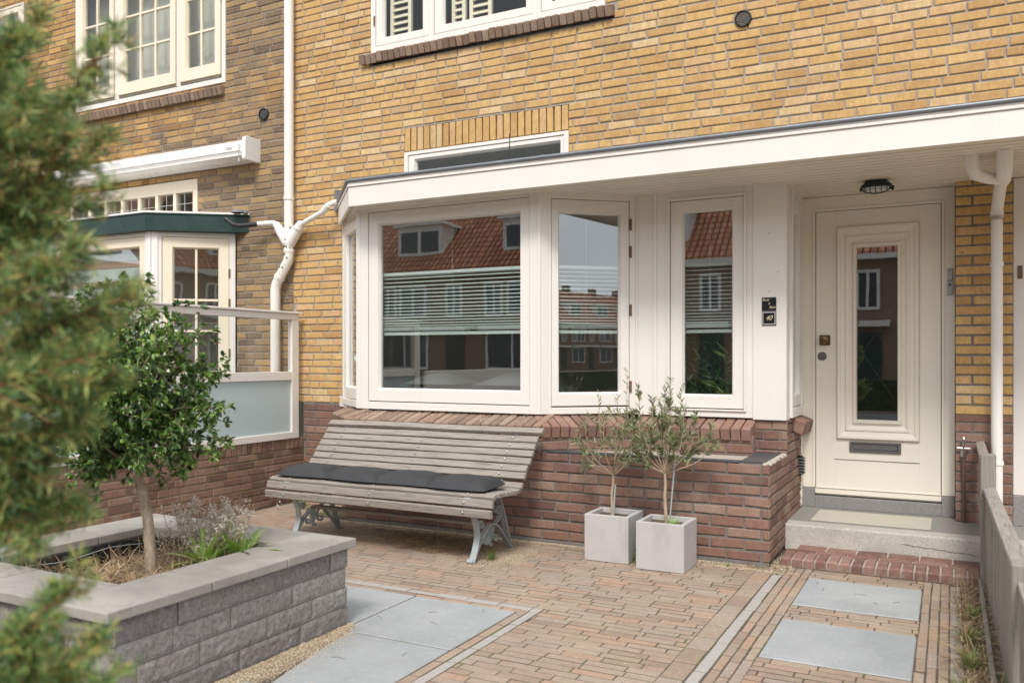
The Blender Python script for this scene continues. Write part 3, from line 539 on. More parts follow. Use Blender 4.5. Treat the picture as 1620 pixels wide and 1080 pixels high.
g = MB(); g.prism([(-4.31, 5.475), (1.9, 5.475), (1.9, 6.24), (-5.0, 6.24), (-4.95, 6.16)], 2.6046, 2.63); g.box(-2.3, 1.9, 6.24, 7.1, 2.6046, 2.63); g.build('groove_shadow', 'groove_shade', sf)  # dark backing sheet; shadow between the soffit boards is put into its colour
# door recess
YD = 6.95
g = MB(); g.ring((-1.04, .032, .345, 2.6), (-.935, -.055, .3, 2.49), YD - .015, YD + .08)
g.ring((-.955, -.035, .345, 2.51), (-.935, -.055, .345, 2.49), YD - .022, YD - .016)
fo = g.build('door_frame', 'cream_paint', H, bevel=.004)
g = MB(); g.box(-1.04, -.935, YD - .03, YD + .08, .19, .345); g.box(-.055, .032, YD - .03, YD + .08, .19, .345); g.box(-.935, -.055, YD - .03, YD + .08, .19, .282); g.build('door_plinth', 'stone_grey', H, bevel=.004)
g = MB(); D = (-.93, -.06, .29, 2.486); P0 = (-.78, -.2, .725, 2.365)
PG = (-.634, -.352, .88, 2.195)
g.ring(D, P0, YD, YD + .045)
steps = [(0, -.018), (.012, -.026), (.028, -.024), (.034, -.012), (.062, -.006), (.068, -.016), (.078, -.016), (.098, .004), (.112, .008)]
def ins(rc, e): 
    k = e / .146; return tuple(rc[i] + (PG[i] - rc[i]) * k for i in range(4))
prev = None
g.slope_ring(P0, ins(P0, .004), YD - .0, YD - .018); prev = (ins(P0, .004), YD - .018)
for e, d in steps[1:]:
    cur = (ins(P0, e), YD + d); g.slope_ring(prev[0], cur[0], prev[1], cur[1]); prev = cur
g.slope_ring(prev[0], ins(P0, .125), prev[1], YD - .018); g.slope_ring(ins(P0, .125), ins(P0, .140), YD - .018, YD - .020); g.slope_ring(ins(P0, .140), PG, YD - .020, YD + .022)
dr = g.build('door', 'cream_paint', H, bevel=.0015)
g = MB(); g.box(-.795, -.2, YD - .003, YD, .567, .571); g.build('panel_groove', 'room_dark', dr)
g = MB(); g.box(PG[0] - .004, PG[1] + .004, YD + .022, YD + .028, PG[2] - .004, PG[3] + .004); g.build('glass_pane', 'window_glass', dr)
g = MB(); 
for k in range(7):
    z = PG[2] + .02 + k * .32; 
    for a_, b_ in (((PG[0] + .01, z), (PG[1] - .01, z + .42)), ((PG[1] - .01, z), (PG[0] + .01, z + .42))):
        za, zb = a_[1] - .2, b_[1] - .2
        if za > PG[2] and zb < PG[3]: g.tube([(a_[0], YD + .0205, za), (b_[0], YD + .0205, zb)], .0008, 4)
g.build('cut_glass_line', 'iron_grey', dr)
g = MB(); g.ring((-.685, -.325, .632, .712), (-.662, -.348, .648, .696), YD - .016, YD); g.box(-.66, -.35, YD - .010, YD, .65, .694); g.build('letter_slot', 'iron_grey', dr, bevel=.003)
g = MB(); g.box(-.905, -.825, YD - .006, YD, 1.45, 1.53); g.lathe((-.865, YD - .006, 1.49), [(.012, 0), (.012, -.03), (.03, -.036), (.036, -.05), (.03, -.062), (.01, -.066)], 18, 'y'); g.build('handle', 'brass', dr, bevel=.002)
g = MB(); g.lathe((-.885, YD, 1.365), [(.034, 0), (.034, -.004), (.028, -.009), (.012, -.010), (.010, -.014)], 20, 'y'); g.build('lock', 'iron_grey', dr)
# brick pier right of the door, neighbour's white frame beyond
YP = 6.78
g, m_ = MB(), MB(); bricks(g, m_, .035, .385, .95, 2.602, YP, course=.0703, joint=.014, bond='alt', seed=31); g.build('pier_brick', 'yellow_brick', H)
g2 = MB(); bricks(g2, m_, .035, .385, .19, .95, YP, course=.0703, joint=.014, bond='alt', seed=32); g2.build('pier_base', 'red_brick', H)
m_.box(.036, .384, YP + .002, YP + .35, .19, 2.6); m_.build('pier_mortar', 'grey_mortar', H)
# canopy gutter outlet, concrete back wall / roof so the house is closed
g = MB(); g.box(-5.45, 1.9, 6.42, 6.5, 5.5, 6.3); g.box(-5.49, -5.40, 6.27, 11, 0, 6.3); g.box(1.8, 1.9, 6.95, 11, 0, 6.3); g.box(-5.49, 1.9, 10.9, 11, 0, 6.3); g.box(-5.38, -4.98, 6.262, 6.42, .95, 4)
g.build('inner_wall', 'room_wall', H)
g = MB(); g.box(-5.40, -1.06, 6.45, 10.9, .30, .34); g.box(-5.4, 1.9, 7.05, 10.9, .20, .29); g.build('room_floor', 'room_floor', H)
g = MB(); g.box(-5.40, 1.8, 6.3, 10.9, 3.22, 3.35); g.box(-1.08, -1.0, 6.98, 10.9, .3, 3.2); g.build('room_partition', 'room_wall', H)
g = MB(); g.box(-1.0, 1.8, 8.6, 8.65, .2, 3.2); g.build('hall_screen', 'room_dark', H)
g = MB(); g.box(-5.4, 1.8, 7.2, 7.3, 3.36, 6.2); g.build('upper_room', 'room_dark', H)
g = MB(); g.add([(-5.5, 6.0, 6.28), (1.9, 6.0, 6.28), (1.9, 9.2, 9.4), (-5.5, 9.2, 9.4)], [(0, 1, 2, 3)]); g.add([(-5.5, 12.4, 6.28), (1.9, 12.4, 6.28), (1.9, 9.2, 9.4), (-5.5, 9.2, 9.4)], [(0, 1, 2, 3)]); g.build('roof', 'lead_grey', H)
# wall vent
def vent(x, z, parent, r=.062):
    g = MB(); g.lathe((x, YF - .005, z), [(r, .004), (r, -.018), (r - .008, -.022), (r - .012, -.004)], 24, 'y'); v = g.build('wall_vent', 'black_plastic', parent, smooth=False)
    g = MB()
    for k in range(-4, 5):
        h = k * .0118; w = math.sqrt(max(0, (r - .012) ** 2 - h * h)); g.box(x - w, x + w, YF - .019, YF - .013, z + h - .0028, z + h + .0028)
    g.build('louvre', 'iron_grey', v)
vent(-1.34, 3.825, H)
# blinds: venetian slats between two rails, behind each bay pane
def blind(frame, u0, u1, zt=2.055, zb=1.555, d=.075):
    g = MB(*frame); g.box(u0, u1, d, d + .03, zt - .012, zt + .010); g.box(u0, u1, d, d + .03, zb - .014, zb + .010); n = 17
    for k in range(n):
        z = zb + .03 + (zt - zb - .04) * (k / n) ** 1.25; g.add([(u0, d - .002, z), (u1, d - .002, z), (u1, d + .022, z + .011), (u0, d + .022, z + .011), (u0, d - .002, z - .0012), (u1, d - .002, z - .0012), (u1, d + .022, z + .0098), (u0, d + .022, z + .0098)], [(0, 1, 2, 3), (7, 6, 5, 4), (0, 4, 5, 1), (1, 5, 6, 2), (2, 6, 7, 3), (3, 7, 4, 0)])
    m_ = (u0 + u1) / 2; g.tube([(m_, d + .01, zb), (m_, d + .01, 2.5)], .0015, 4)
    g.build('blind', 'blind_white', H)
blind(FX, -4.25, -2.91); blind(FR_, .14, LR - .12); blind(F2, -1.80, -1.41)

# ---------------------------------------------------------------- neighbour's house (left)
N = empty('brick_house', (-9, YF, 0), 'sooty brown brick house on the left with dark green bay roof and cream windows', 'house')
g, m_ = MB(), MB()
bricks(g, m_, -13.2, -5.622, .0, 6.3, YF + .003, holes=[(-10.6, -6.37, 0, 2.66), (-8.95, -6.92, 2.66, 3.22), (-8.86, -6.52, 4.15, 5.6), (-11.6, -9.8, 4.9, 5.6)], seed=41, joint=.013, jit=.003)
g.build('brick_wall', 'sooty_yellow_brick', N); m_.build('wall_mortar', 'dark_mortar', N)
CR = 'yellowish_paint'
FN = ((0, YF + .01), (1, 0), (0, 1))
g = MB(*FN); g.ring((-8.86, -6.52, 4.145, 5.6), (-8.80, -6.57, 4.20, 5.55), -.025, .09); 
for x in (-8.155, -7.19): g.box(x - .03, x + .03, -.025, .09, 4.20, 5.55)
g.build('window_frame', 'white_paint', N, bevel=.004)
for s_, p_, mu in (((-8.80, -8.19), (-8.70, -8.27), [-8.49]), ((-8.12, -7.22), (-8.02, -7.31), [-7.78, -7.545]), ((-7.16, -6.57), (-7.06, -6.66), [-6.86])):
    window('window', N, FN, (s_[0] - .003, s_[1] + .003, 4.22, 5.54), (s_[0], s_[1], 4.225, 5.535), (p_[0], p_[1], 4.37, 5.44), sashmat=CR, dsash=-.03, muntins=mu, bars=[4.72, 5.08], hinge=[(-8.80 if mu == [-8.49] else -6.575, 5.0)] if len(mu) == 1 else None, glassmat='upper_glass', gap=False)
g = MB((-8.95, 0)); sill_bricks(g, 0, 2.42, 4.10, 4.135, YF - .07, YF + .06, .085, w=.055, seed=49); g.build('upper_sill', 'sill_brick', N)
g = MB(); 
for x0, x1 in ((-8.75, -8.2), (-8.05, -7.55), (-7.0, -6.62)):
    n = 40; vs = []; fs = []
    for k in range(n + 1):
        x = x0 + (x1 - x0) * k / n; y = YF + .22 + .018 * sin(x * 70) + .01 * sin(x * 31); vs += [(x, y, 4.15), (x, y, 5.6)]
    g.add(vs, [(2 * k, 2 * k + 2, 2 * k + 3, 2 * k + 1) for k in range(n)])
g.build('curtain', 'curtain_pink', N)
window('window', N, FN, (-11.6, -9.82, 4.92, 5.6), (-11.55, -9.86, 4.97, 5.58), (-11.45, -9.95, 5.04, 5.5), sashmat=CR, muntins=[-10.9, -10.45, -10.2], glassmat='old_glass')
g = MB(*FN); g.ring((-8.95, -6.92, 2.66, 3.21), (-8.9, -6.985, 2.7, 3.085), -.022, .07); xs = [-8.90 + k * (1.915 / 7) for k in range(8)]
for x in xs[1:-1]: g.box(x - .02, x + .02, -.02, .05, 2.70, 3.085)
fw = g.build('fanlight', CR, N, bevel=.003)
g = MB(*FN); g.box(-8.9, -6.985, .0, .006, 2.7, 3.085); g.build('glass_pane', 'old_glass', fw)
g = MB(*FN)
for x in xs[:-1]:
    g.box(x + .134, x + .139, -.004, 0, 2.7, 3.085)
    for z in (2.83, 2.965): g.box(x + .02, x + .134, -.0035, 0, z, z + .005); g.box(x + .139, x + .253, -.0035, 0, z, z + .005)
g.build('lead_came', 'grey_plastic', fw)
# bay: frames
PC, PE = (-7.01, 5.75), (-6.385, YF + .01)
window('window', N, ((0, 5.75), (1, 0), (0, 1)), (-8.6, -7.01, 1.08, 2.60), (-8.52, -7.09, 1.14, 2.56), (-8.42, -7.18, 1.22, 2.45), sashmat=CR, glassmat='window_glass')
fb, LB = fr(PC, PE); window('window', N, fb, (.03, LB - .01, 1.08, 2.60), (.10, LB - .07, 1.14, 2.555), (.21, LB - .18, 1.22, 2.44), sashmat=CR, muntins=[(.21 + LB - .18) / 2], bars=[1.93, 1.62, 1.42][:2], hinge=[(LB - .065, z) for z in (2.2, 1.9, 1.4)], glassmat='old_glass')
fl, LL2 = fr((-9.3, YF), (-8.6, 5.75)); window('window', N, fl, (0, LL2, 1.08, 2.60), (.07, LL2 - .07, 1.14, 2.56), (.17, LL2 - .17, 1.22, 2.45), sashmat=CR)
g = MB(); g.box(-7.06, -6.995, 5.72, 5.80, 1.08, 2.60); g.build('corner_post', 'upvc_white', N, bevel=.004)
(f_, L_) = fr((-6.99, 5.735), (-6.90, 5.805)); g = MB(*f_); g.box(0, .06, -.005, .05, 1.08, 2.60); g.build('corner_post', 'upvc_white', N, bevel=.004)
g = MB(); g.prism([(-8.62, 5.66), (-6.96, 5.66), (-6.26, YF), (-9.4, YF)], .98, 1.07); g.build('bay_sill', 'sill_brick', N)
g, m_ = MB(), MB(); bricks(g, m_, -8.58, -7.0, 0, .98, 5.74, seed=51, course=.07); (f_, L_) = fr((-7.0, 5.74), (-6.37, YF)); a, b = MB(*f_), MB(*f_); bricks(a, b, 0, L_, 0, .98, 0, seed=52, course=.07); merge(g, a); merge(m_, b)
g.build('bay_wall', 'red_brick', N); m_.build('bay_mortar', 'grey_mortar', N)
ln = [(-9.5, YF - .0), (-8.62, 5.66), (-6.99, 5.66), (-6.20, YF + .0)]
g = MB(); rim(g, ln, -.03, 0, 2.60, 2.76); rim(g, ln, -.03, .008, 2.762, 2.775); g.prism([(-9.4, YF), (-8.6, 5.69), (-7.0, 5.69), (-6.3, YF)], 2.60, 2.615); g.build('bay_roof', 'green_paint', N, bevel=.003)
g = MB(); rim(g, ln, -.05, .006, 2.777, 2.795); g.prism([(-9.4, YF), (-8.6, 5.70), (-7.0, 5.70), (-6.28, YF)], 2.74, 2.775); g.build('roof_trim', 'upvc_white', N)
g = MB(); r = random.Random(4); 
for k in range(7): g.lathe((-6.24 + r.uniform(-.04, .04), 6.16 + r.uniform(-.05, .05), 2.785), [(.04, 0), (.035, .02), (.01, .035)], 8)
g.build('roof_flashing', 'lead_grey', N)
g = MB()       # striped roller blind with slanted bands
g.box(-8.45, -7.15, 5.86, 5.865, 1.5, 2.46); rb = g.build('roller_blind', 'blind_white', N)
g = MB(); 
for k in range(5): z = 2.33 - k * .20; g.box(-8.45, -7.15, 5.852, 5.858, z - .045, z + .02)
g.build('stripe', 'curtain_pink', rb)
g = MB(); g.box(-12, -6.4, 6.42, 6.48, 3.25, 6.3); g.box(-12, -5.7, 7.6, 7.7, 0, 6.3); g.box(-9.5, -5.8, 6.3, 7.6, 2.63, 2.69); g.build('inner_wall', 'room_wall', N)
g = MB(); g.add([(-13.2, 6.0, 6.28), (-5.5, 6.0, 6.28), (-5.5, 9.2, 9.4), (-13.2, 9.2, 9.4)], [(0, 1, 2, 3)]); g.build('roof', 'lead_grey', N)
vent(-6.0, 3.75, N, .06); vent(-9.61, 3.76, N, .06)
# awning cassette
A = empty('awning_cassette', (-6.1, YF, 3.3), 'closed white awning cassette on the sooty wall above the green bay roof', 'awning')
prof = [(YF - .005, 3.50), (YF - .10, 3.50), (YF - .175, 3.465), (YF - .20, 3.43), (YF - .205, 3.36), (YF - .19, 3.325), (YF - .12, 3.30), (YF - .005, 3.29)]
def extr(mb, prof, x0, x1):
    n = len(prof); mb.add([(x0, y, z) for y, z in prof] + [(x1, y, z) for y, z in prof], [tuple(range(n)), tuple(range(2 * n - 1, n - 1, -1))] + [(k, (k + 1) % n, n + (k + 1) % n, n + k) for k in range(n)])
g = MB(); extr(g, prof, -9.2, -6.10); g.build('cassette', 'awning_white', A)
g = MB(); g.box(-9.18, -6.12, YF - .212, YF - .2045, 3.365, 3.43); g.box(-9.18, -6.12, YF - .215, YF - .19, 3.315, 3.322); g.build('front_rail', 'awning_white', A, bevel=.002)
g = MB(); extr(g, [(YF - .0, 3.505), (YF - .185, 3.505), (YF - .205, 3.49), (YF - .21, 3.46), (YF - .21, 3.29), (YF - .20, 3.275), (YF - .0, 3.275)], -6.098, -6.05); g.build('end_cap', 'awning_white', A, bevel=.004)
g = MB(); g.tube([(-6.13, YF - .22, 3.49), (-6.12, YF - .225, 3.36), (-6.12, YF - .22, 3.285)], .003, 6); g.lathe((-6.12, YF - .22, 3.25), [(.004, .04), (.010, .03), (.010, .005), (.004, 0)], 8); g.build('crank_eye', 'steel', A)
g = MB(); g.box(-6.30, -6.22, YF - .2135, YF - .212, 3.385, 3.412); g.build('badge', 'grey_plastic', A)

# ---------------------------------------------------------------- downpipes
DP = empty('downpipe', (-5.6, 6.17, 0), 'tall white downpipe between the two houses with a mossy Y junction', 'downpipe')
g = MB(); yp = YF - .085
g.tube([(-5.61, yp, 6.2), (-5.61, yp, 2.45)], .045, 16)
for z in (2.86, 4.9): g.tube([(-5.61, yp, z), (-5.61, yp, z + .03)], .052, 16)
g.tube([(-5.61, yp, 2.56), (-5.61, yp, 2.33), (-5.62, yp, 2.28), (-5.76, yp, 2.08), (-5.78, yp, 2.02), (-5.78, yp, 0)], .047, 16)
for p, q in (((-5.61, yp, 2.44), (-5.61, yp, 2.47)), ((-5.61, yp, 2.36), (-5.61, yp, 2.39)), ((-5.735, yp, 2.118), (-5.72, yp, 2.14))): g.tube([p, q], .053, 16)
g.build('pipe', 'pipe_white', DP, smooth=True)
g = MB(); g.tube([(-5.61, yp, 2.42), (-5.50, yp - .01, 2.56), (-5.44, yp - .01, 2.63)], [.047, .05, .038], 14); g.tube([(-5.46, yp - .01, 2.61), (-5.12, yp - .08, 2.70), (-5.08, yp - .09, 2.73), (-5.05, yp - .08, 2.76), (-4.98, yp - .06, 2.78)], .025, 12)
g.tube([(-5.49, yp - .01, 2.575), (-5.485, yp - .01, 2.585)], .056, 14); g.tube([(-5.11, yp - .083, 2.704), (-5.08, yp - .09, 2.73), (-5.06, yp - .09, 2.75)], .031, 12); g.build('branch_pipe', 'pipe_white', DP, smooth=True)
g = MB(); g.tube([(-5.61, yp, 2.42), (-5.70, yp - .01, 2.56), (-5.76, yp - .01, 2.64)], [.047, .048, .034], 14); g.tube([(-5.75, yp - .01, 2.635), (-5.80, yp - .01, 2.655), (-5.98, yp - .05, 2.65)], .025, 12); g.build('branch_pipe', 'pipe_white', DP, smooth=True)
g = MB(); g.tube([(-5.96, yp - .05, 2.65), (-6.12, yp - .11, 2.635), (-6.20, yp - .13, 2.65), (-6.28, yp - .15, 2.71)], .024, 12); g.build('hose', 'black_plastic', DP, smooth=True)
g = MB(); r = random.Random(6)
for k in range(46):
    a = r.uniform(0, 6.28); z = r.choice([r.uniform(2.38, 2.62), r.uniform(2.2, 2.42)]); rr = .0475; x = -5.61 if z > 2.3 else -5.66
    g.lathe((x + rr * cos(a), yp + rr * sin(a) - .001, z), [(.002, -.008), (.008, -.003), (.007, .004), (.002, .008)], 6)
g.build('moss', 'palm_leaf', DP)
g = MB(); g.prism([(-5.10, 6.21), (-5.05, 6.19), (-5.03, YF - .01), (-5.10, YF - .01)], 2.72, 2.91)
lf = g.build('lead_flashing', 'lead_grey', H)
DR = empty('downpipe', (.28, 6.65, 0), 'white downpipe in front of the brick pier right of the door', 'downpipe')
g = MB(); g.tube([(.285, 6.66, 2.30), (.285, 6.66, .25)], .036, 16)
for z in (2.30, 1.98, .62): g.tube([(.285, 6.66, z), (.285, 6.66, z + .025)], .042, 16)
g.tube([(.285, 6.66, 2.31), (.285, 6.66, 2.36), (.29, 6.40, 2.455), (.295, 6.13, 2.50)], [.036, .038, .037, .037], 16)
g.tube([(.285, 6.66, 2.30), (.285, 6.66, 2.36)], .042, 16); g.build('pipe', 'pipe_white', DR, smooth=True)
g = MB(); g.tube([(.295, 5.90, 2.61), (.296, 5.92, 2.53), (.296, 6.0, 2.49), (.295, 6.15, 2.475)], .045, 14); g.tube([(.12, 5.93, 2.61), (.12, 5.93, 2.54), (.14, 5.97, 2.49), (.22, 6.06, 2.475), (.29, 6.12, 2.475)], .038, 14); g.build('elbow', 'pipe_white', DR, smooth=True)

# ---------------------------------------------------------------- right edge: neighbour's door post
E_ = empty('door_post', (.5, 6.8, 0), 'white painted door post with grey plinth at the right edge', 'door post')
g = MB(); g.box(.388, .52, 6.80, 6.92, .40, 2.6); g.build('post', 'white_paint', E_, bevel=.004)
g = MB(); g.box(.386, .56, 6.78, 6.93, .19, .40); g.build('plinth', 'stone_grey', E_, bevel=.004)
g = MB(); g.box(.415, .445, 6.794, 6.80, 1.90, 1.99); g.build('strike_plate', 'hinge_rust', E_)
g = MB(); g.box(.52, 1.5, 6.86, 6.92, .2, 2.6); g.build('door_panel', 'yellowish_paint', E_)

# ---------------------------------------------------------------- step, brick rim, mat, small fixtures
ST = empty('front_step', (-.4, 6.4, 0), 'speckled concrete step in front of the cream door', 'step')
g = MB(); g.box(-1.036, 1.8, 6.155, 6.95, 0, .188); g.build('step_block', 'step_stone', ST, bevel=.012, seg=2)
g = MB(); g.box(-1.03, 1.8, 6.30, 6.94, .187, .1905); g.build('tread_inlay', 'step_tile', ST)
g = MB(); pts = []; r = random.Random(9); x = -.28; z = .118
while x < .15: pts.append((x, 6.1535, z)); x += .025; z += r.uniform(-.007, .005)
g.tube(pts, .0016, 4); g.build('crack', 'twig_dark', ST)
g = MB(); g.box(-.885, -.115, 6.345, 6.80, .1905, .196); tag(g.build('doormat', 'mat_cream', bevel=.002), 'thin cream mat lying on the step before the door', 'doormat')
RB = empty('brick_kerb', (-.4, 5.8, 0), 'low rim of red bricks on edge in front of the step', 'brick edging')
g = MB(); r = random.Random(12); n = 16; p = 1.15 / n
def rbrick(mb, x0, x1, y0, y1, z0, z1, r, c=.012):
    J = lambda: r.uniform(-.002, .002); O = [(x0, y0), (x1, y0), (x1, y1), (x0, y1)]
    mb.add([(x + J(), y + J(), z0) for x, y in O] + [(x, y, z1 - c) for x, y in O] + [(x0 + .004, y0 + c, z1 + J()), (x1 - .004, y0 + c, z1 + J()), (x1 - .004, y1 - .004, z1 + J()), (x0 + .004, y1 - .004, z1 + J())],
           [(k, (k + 1) % 4, 4 + (k + 1) % 4, 4 + k) for k in range(4)] + [(4 + k, 4 + (k + 1) % 4, 8 + (k + 1) % 4, 8 + k) for k in range(4)] + [(8, 9, 10, 11)])
for k in range(n): rbrick(g, -.985 + k * p + .005, -.985 + (k + 1) * p - .006, 5.685 + r.uniform(-.003, .003), 5.89, -.02, .057, r)
for k in range(6): rbrick(g, -.985 + k * .195, -.985 + k * .195 + .185, 5.90, 5.98, -.02, .055, r, .004)
for k in range(6): rbrick(g, -.93 + k * .19, -.93 + k * .19 + .18, 5.99, 6.15, -.02, .050, r, .004)
g.build('rim_brick', 'rim_brick', RB)
g = MB(); g.box(-.985, .165, 5.697, 6.153, -.02, .044); g.build('rim_mortar', 'light_mortar', RB)
NP = empty('name_plate', (-1.15, 6.2, 1.73), 'black sign with two names in gold script on the white pillar', 'sign')
YS = YF - .045
g = MB(); g.box(-1.2, -1.1, YS - .006, YS - .001, 1.692, 1.785); g.build('plate', 'sign_black', NP, bevel=.001)
def text(s, size, loc, mat, parent, name, shear=.35, rot=0):
    cu = bpy.data.curves.new(name, 'FONT'); cu.body = s; cu.size = size; cu.shear = shear; cu.extrude = .0006; cu.align_x = 'CENTER'; cu.align_y = 'CENTER'; cu.resolution_u = 3; cu.offset = size * .004
    o = bpy.data.objects.new('tmp', cu); C.objects.link(o); dg = bpy.context.evaluated_depsgraph_get(); me = bpy.data.meshes.new_from_object(o.evaluated_get(dg)); bpy.data.objects.remove(o)
    me.materials.clear(); me.materials.append(M[mat]); t = bpy.data.objects.new(name, me); C.objects.link(t); t.rotation_euler = (R(90), rot, 0); t.location = loc; t.scale = (.85, 1, 1)
    t.parent = parent; t.matrix_parent_inverse = parent.matrix_basis.inverted(); return t
text('Ruud', .027, (-1.175, YS - .0065, 1.768), 'sign_gold', NP, 'lettering', .5); text('&', .021, (-1.15, YS - .0065, 1.741), 'sign_gold', NP, 'lettering', .4); text('Ilone', .027, (-1.127, YS - .0065, 1.714), 'sign_gold', NP, 'lettering', .5)
HN = empty('number_plate', (-1.15, 6.2, 1.63), 'black house number 40 in a silver frame under the name sign', 'sign')
g = MB(); g.box(-1.2, -1.1, YS - .006, YS - .001, 1.583, 1.688); g.build('plate', 'sign_black', HN, bevel=.001)
g = MB(); g.ring((-1.196, -1.104, 1.589, 1.682), (-1.189, -1.111, 1.597, 1.674), YS - .009, YS - .006); g.build('frame', 'sign_silver', HN)
text('40', .050, (-1.153, YS - .0068, 1.637), 'sign_gold', HN, 'lettering', .55)
g = MB(); 
for z in (1.825, 2.245, 1.965): g.lathe((-1.15 + (.06 if z == 1.965 else 0), YS, z), [(.006, 0), (.005, -.002), (.001, -.003)], 8, 'y')
g.build('screw_plug', 'grey_plastic', H)
# bulkhead lamp under the soffit
LP = empty('porch_lamp', (-.46, 6.45, 2.6), 'dark green caged bulkhead lamp under the canopy soffit', 'lamp')
lc = (-.462, 6.46, 2.602)
def oval(mb, a, b, z0, z1, a2=None, b2=None, n=24):
    a2 = a2 or a; b2 = b2 or b
    mb.add([(lc[0] + a * cos(2 * pi * k / n), lc[1] + b * sin(2 * pi * k / n), z0) for k in range(n)] + [(lc[0] + a2 * cos(2 * pi * k / n), lc[1] + b2 * sin(2 * pi * k / n), z1) for k in range(n)],
           [tuple(range(n)), tuple(range(2 * n - 1, n - 1, -1))] + [(k, (k + 1) % n, n + (k + 1) % n, n + k) for k in range(n)])
g = MB(); oval(g, .075, .05, 2.600, 2.588); oval(g, .08, .055, 2.588, 2.570, .10, .072); oval(g, .102, .074, 2.570, 2.558); g.build('housing', 'black_metal', LP)
g = MB(); oval(g, .09, .062, 2.558, 2.540, .082, .055); oval(g, .082, .055, 2.540, 2.522, .05, .03); g.build('lens', 'lamp_glass', LP, smooth=True)
g = MB()
for k in range(5):
    dx = (k - 2) * .036; h = math.sqrt(max(.05, 1 - (dx / .1) ** 2)); pts = [(lc[0] + dx, lc[1] + .072 * h * cos(a), 2.556 - .045 * h * sin(a)) for a in [pi * q / 8 for q in range(9)]]; g.tube(pts, .003, 6)
pts = [(lc[0] + .1 * cos(a), lc[1], 2.556 - .045 * sin(a)) for a in [pi * q / 10 for q in range(11)]]; g.tube(pts, .004, 6)
g.tube([(lc[0] + .102 * cos(2 * pi * k / 24), lc[1] + .074 * sin(2 * pi * k / 24), 2.552) for k in range(25)], .005, 6); g.box(lc[0] + .095, lc[0] + .115, lc[1] - .008, lc[1] + .008, 2.528, 2.558); g.box(lc[0] - .108, lc[0] - .098, lc[1] - .008, lc[1] + .008, 2.53, 2.558)
g.build('cage', 'black_metal', LP)
DB = empty('doorbell', (0, 6.93, 1.9), 'slim pale plastic doorbell on the right door post', 'doorbell')
g = MB(); g.box(-.02, .018, YD - .035, YD - .016, 1.915, 2.005); g.build('keypad', 'grey_plastic', DB, bevel=.004)
g = MB(); g.box(-.022, .02, YD - .037, YD - .016, 1.81, 1.91); g.build('bell_body', 'grey_plastic', DB, bevel=.004)
g = MB(); g.lathe((-.001, YD - .037, 1.885), [(.011, 0), (.009, -.003)], 14, 'y'); g.lathe((-.001, YD - .035, 1.985), [(.006, 0), (.005, -.002)], 10, 'y'); g.build('button', 'iron_grey', DB)
WS = empty('wall_box', (-1.03, 6.7, .55), 'small black ribbed box on the brick flank beside the door', 'wall box')
g = MB(); g.tube([(-1.040, 6.78, .455), (-1.040, 6.78, .60)], .038, 14)
g.build('body', 'black_plastic', WS, bevel=.004)
g = MB()
for k in range(6): g.box(-1.04, -.992, 6.735, 6.825, .465 + k * .022, .477 + k * .022)
g.build('rib', 'iron_grey', WS)
TP = empty('standpipe', (.08, 6.75, .19), 'rusty standpipe with small valve in front of the brick pier', 'pipe')
g = MB(); g.tube([(.085, 6.745, .19), (.085, 6.745, .66)], .013, 10); g.build('pipe', 'rust_pipe', TP, smooth=True)
g = MB(); g.tube([(.085, 6.745, .655), (.085, 6.745, .70)], .019, 8); g.tube([(.085, 6.745, .70), (.085, 6.745, .76)], .010, 8); g.tube([(.045, 6.745, .715), (.125, 6.745, .715)], .008, 8); g.lathe((.085, 6.745, .76), [(.013, 0), (.014, .02), (.006, .035)], 10); g.build('valve', 'steel', TP)

# ---------------------------------------------------------------- inside the bay room
SF = empty('sofa', (-3.6, 7.1, .34), 'dark sofa with its back to the bay window', 'sofa')
g = MB(); g.box(-4.5, -2.75, 6.45, 6.70, .34, 1.12); g.build('backrest', 'sofa_fabric', SF, bevel=.06, seg=3)
g = MB(); g.box(-4.5, -2.75, 6.70, 7.5, .34, .78); g.build('seat', 'sofa_fabric', SF, bevel=.05, seg=3)
for x in (-4.1, -3.35):
    g = MB(); n = 10; vs = [(x + .28 * (a / 5 - 1), 6.5 + .25 * (b / 5 - 1), 1.12 + .10 * max(0, 1 - (a / 5 - 1) ** 2) * max(0, 1 - (b / 5 - 1) ** 2) ** .6) for b in range(11) for a in range(11)]
    g.add(vs, [(b * 11 + a, b * 11 + a + 1, b * 11 + a + 12, b * 11 + a + 11) for b in range(10) for a in range(10)])
    tag(g.build('cushion', 'pale_cloth', smooth=True), 'pale cushion on top of the sofa back, ' + ('nearer the left pane edge' if x < -4 else 'nearer the pane centre'), 'cushion', 'cushions on the sofa')
g = MB(); g.lathe((-4.62, 6.10, 1.02), [(.09, 0), (.10, .02), (.07, .2), (.13, .33), (.09, .42), (.085, .44)], 24); tag(g.build('vase', 'blind_white', smooth=True), 'pale green waisted vase on the window ledge at the far left', 'vase')
g = MB(); g.prism([(-4.98, 6.2), (-4.42, 5.80), (-2.76, 5.80), (-2.25, 6.26), (-2.25, 6.42), (-5.38, 6.42)], .90, 1.0); g.build('window_board', 'white_paint', H)
PL = empty('pendant_lamp', (-2.72, 6.5, 2.3), 'round black pendant lamp hanging behind the bay glass', 'lamp')
g = MB(); g.lathe((-3.22, 6.15, 2.28), [(.002, -.06)] + [(.07 * sin(a), -.07 * cos(a)) for a in [pi * k / 10 for k in range(1, 10)]] + [(.002, .07)], 20); g.build('lamp_shade', 'black_metal', PL, smooth=True)
g = MB(); g.tube([(-3.22, 6.15, 2.34), (-3.22, 6.15, 3.2)], .004, 6); g.build('cord', 'black_plastic', PL)

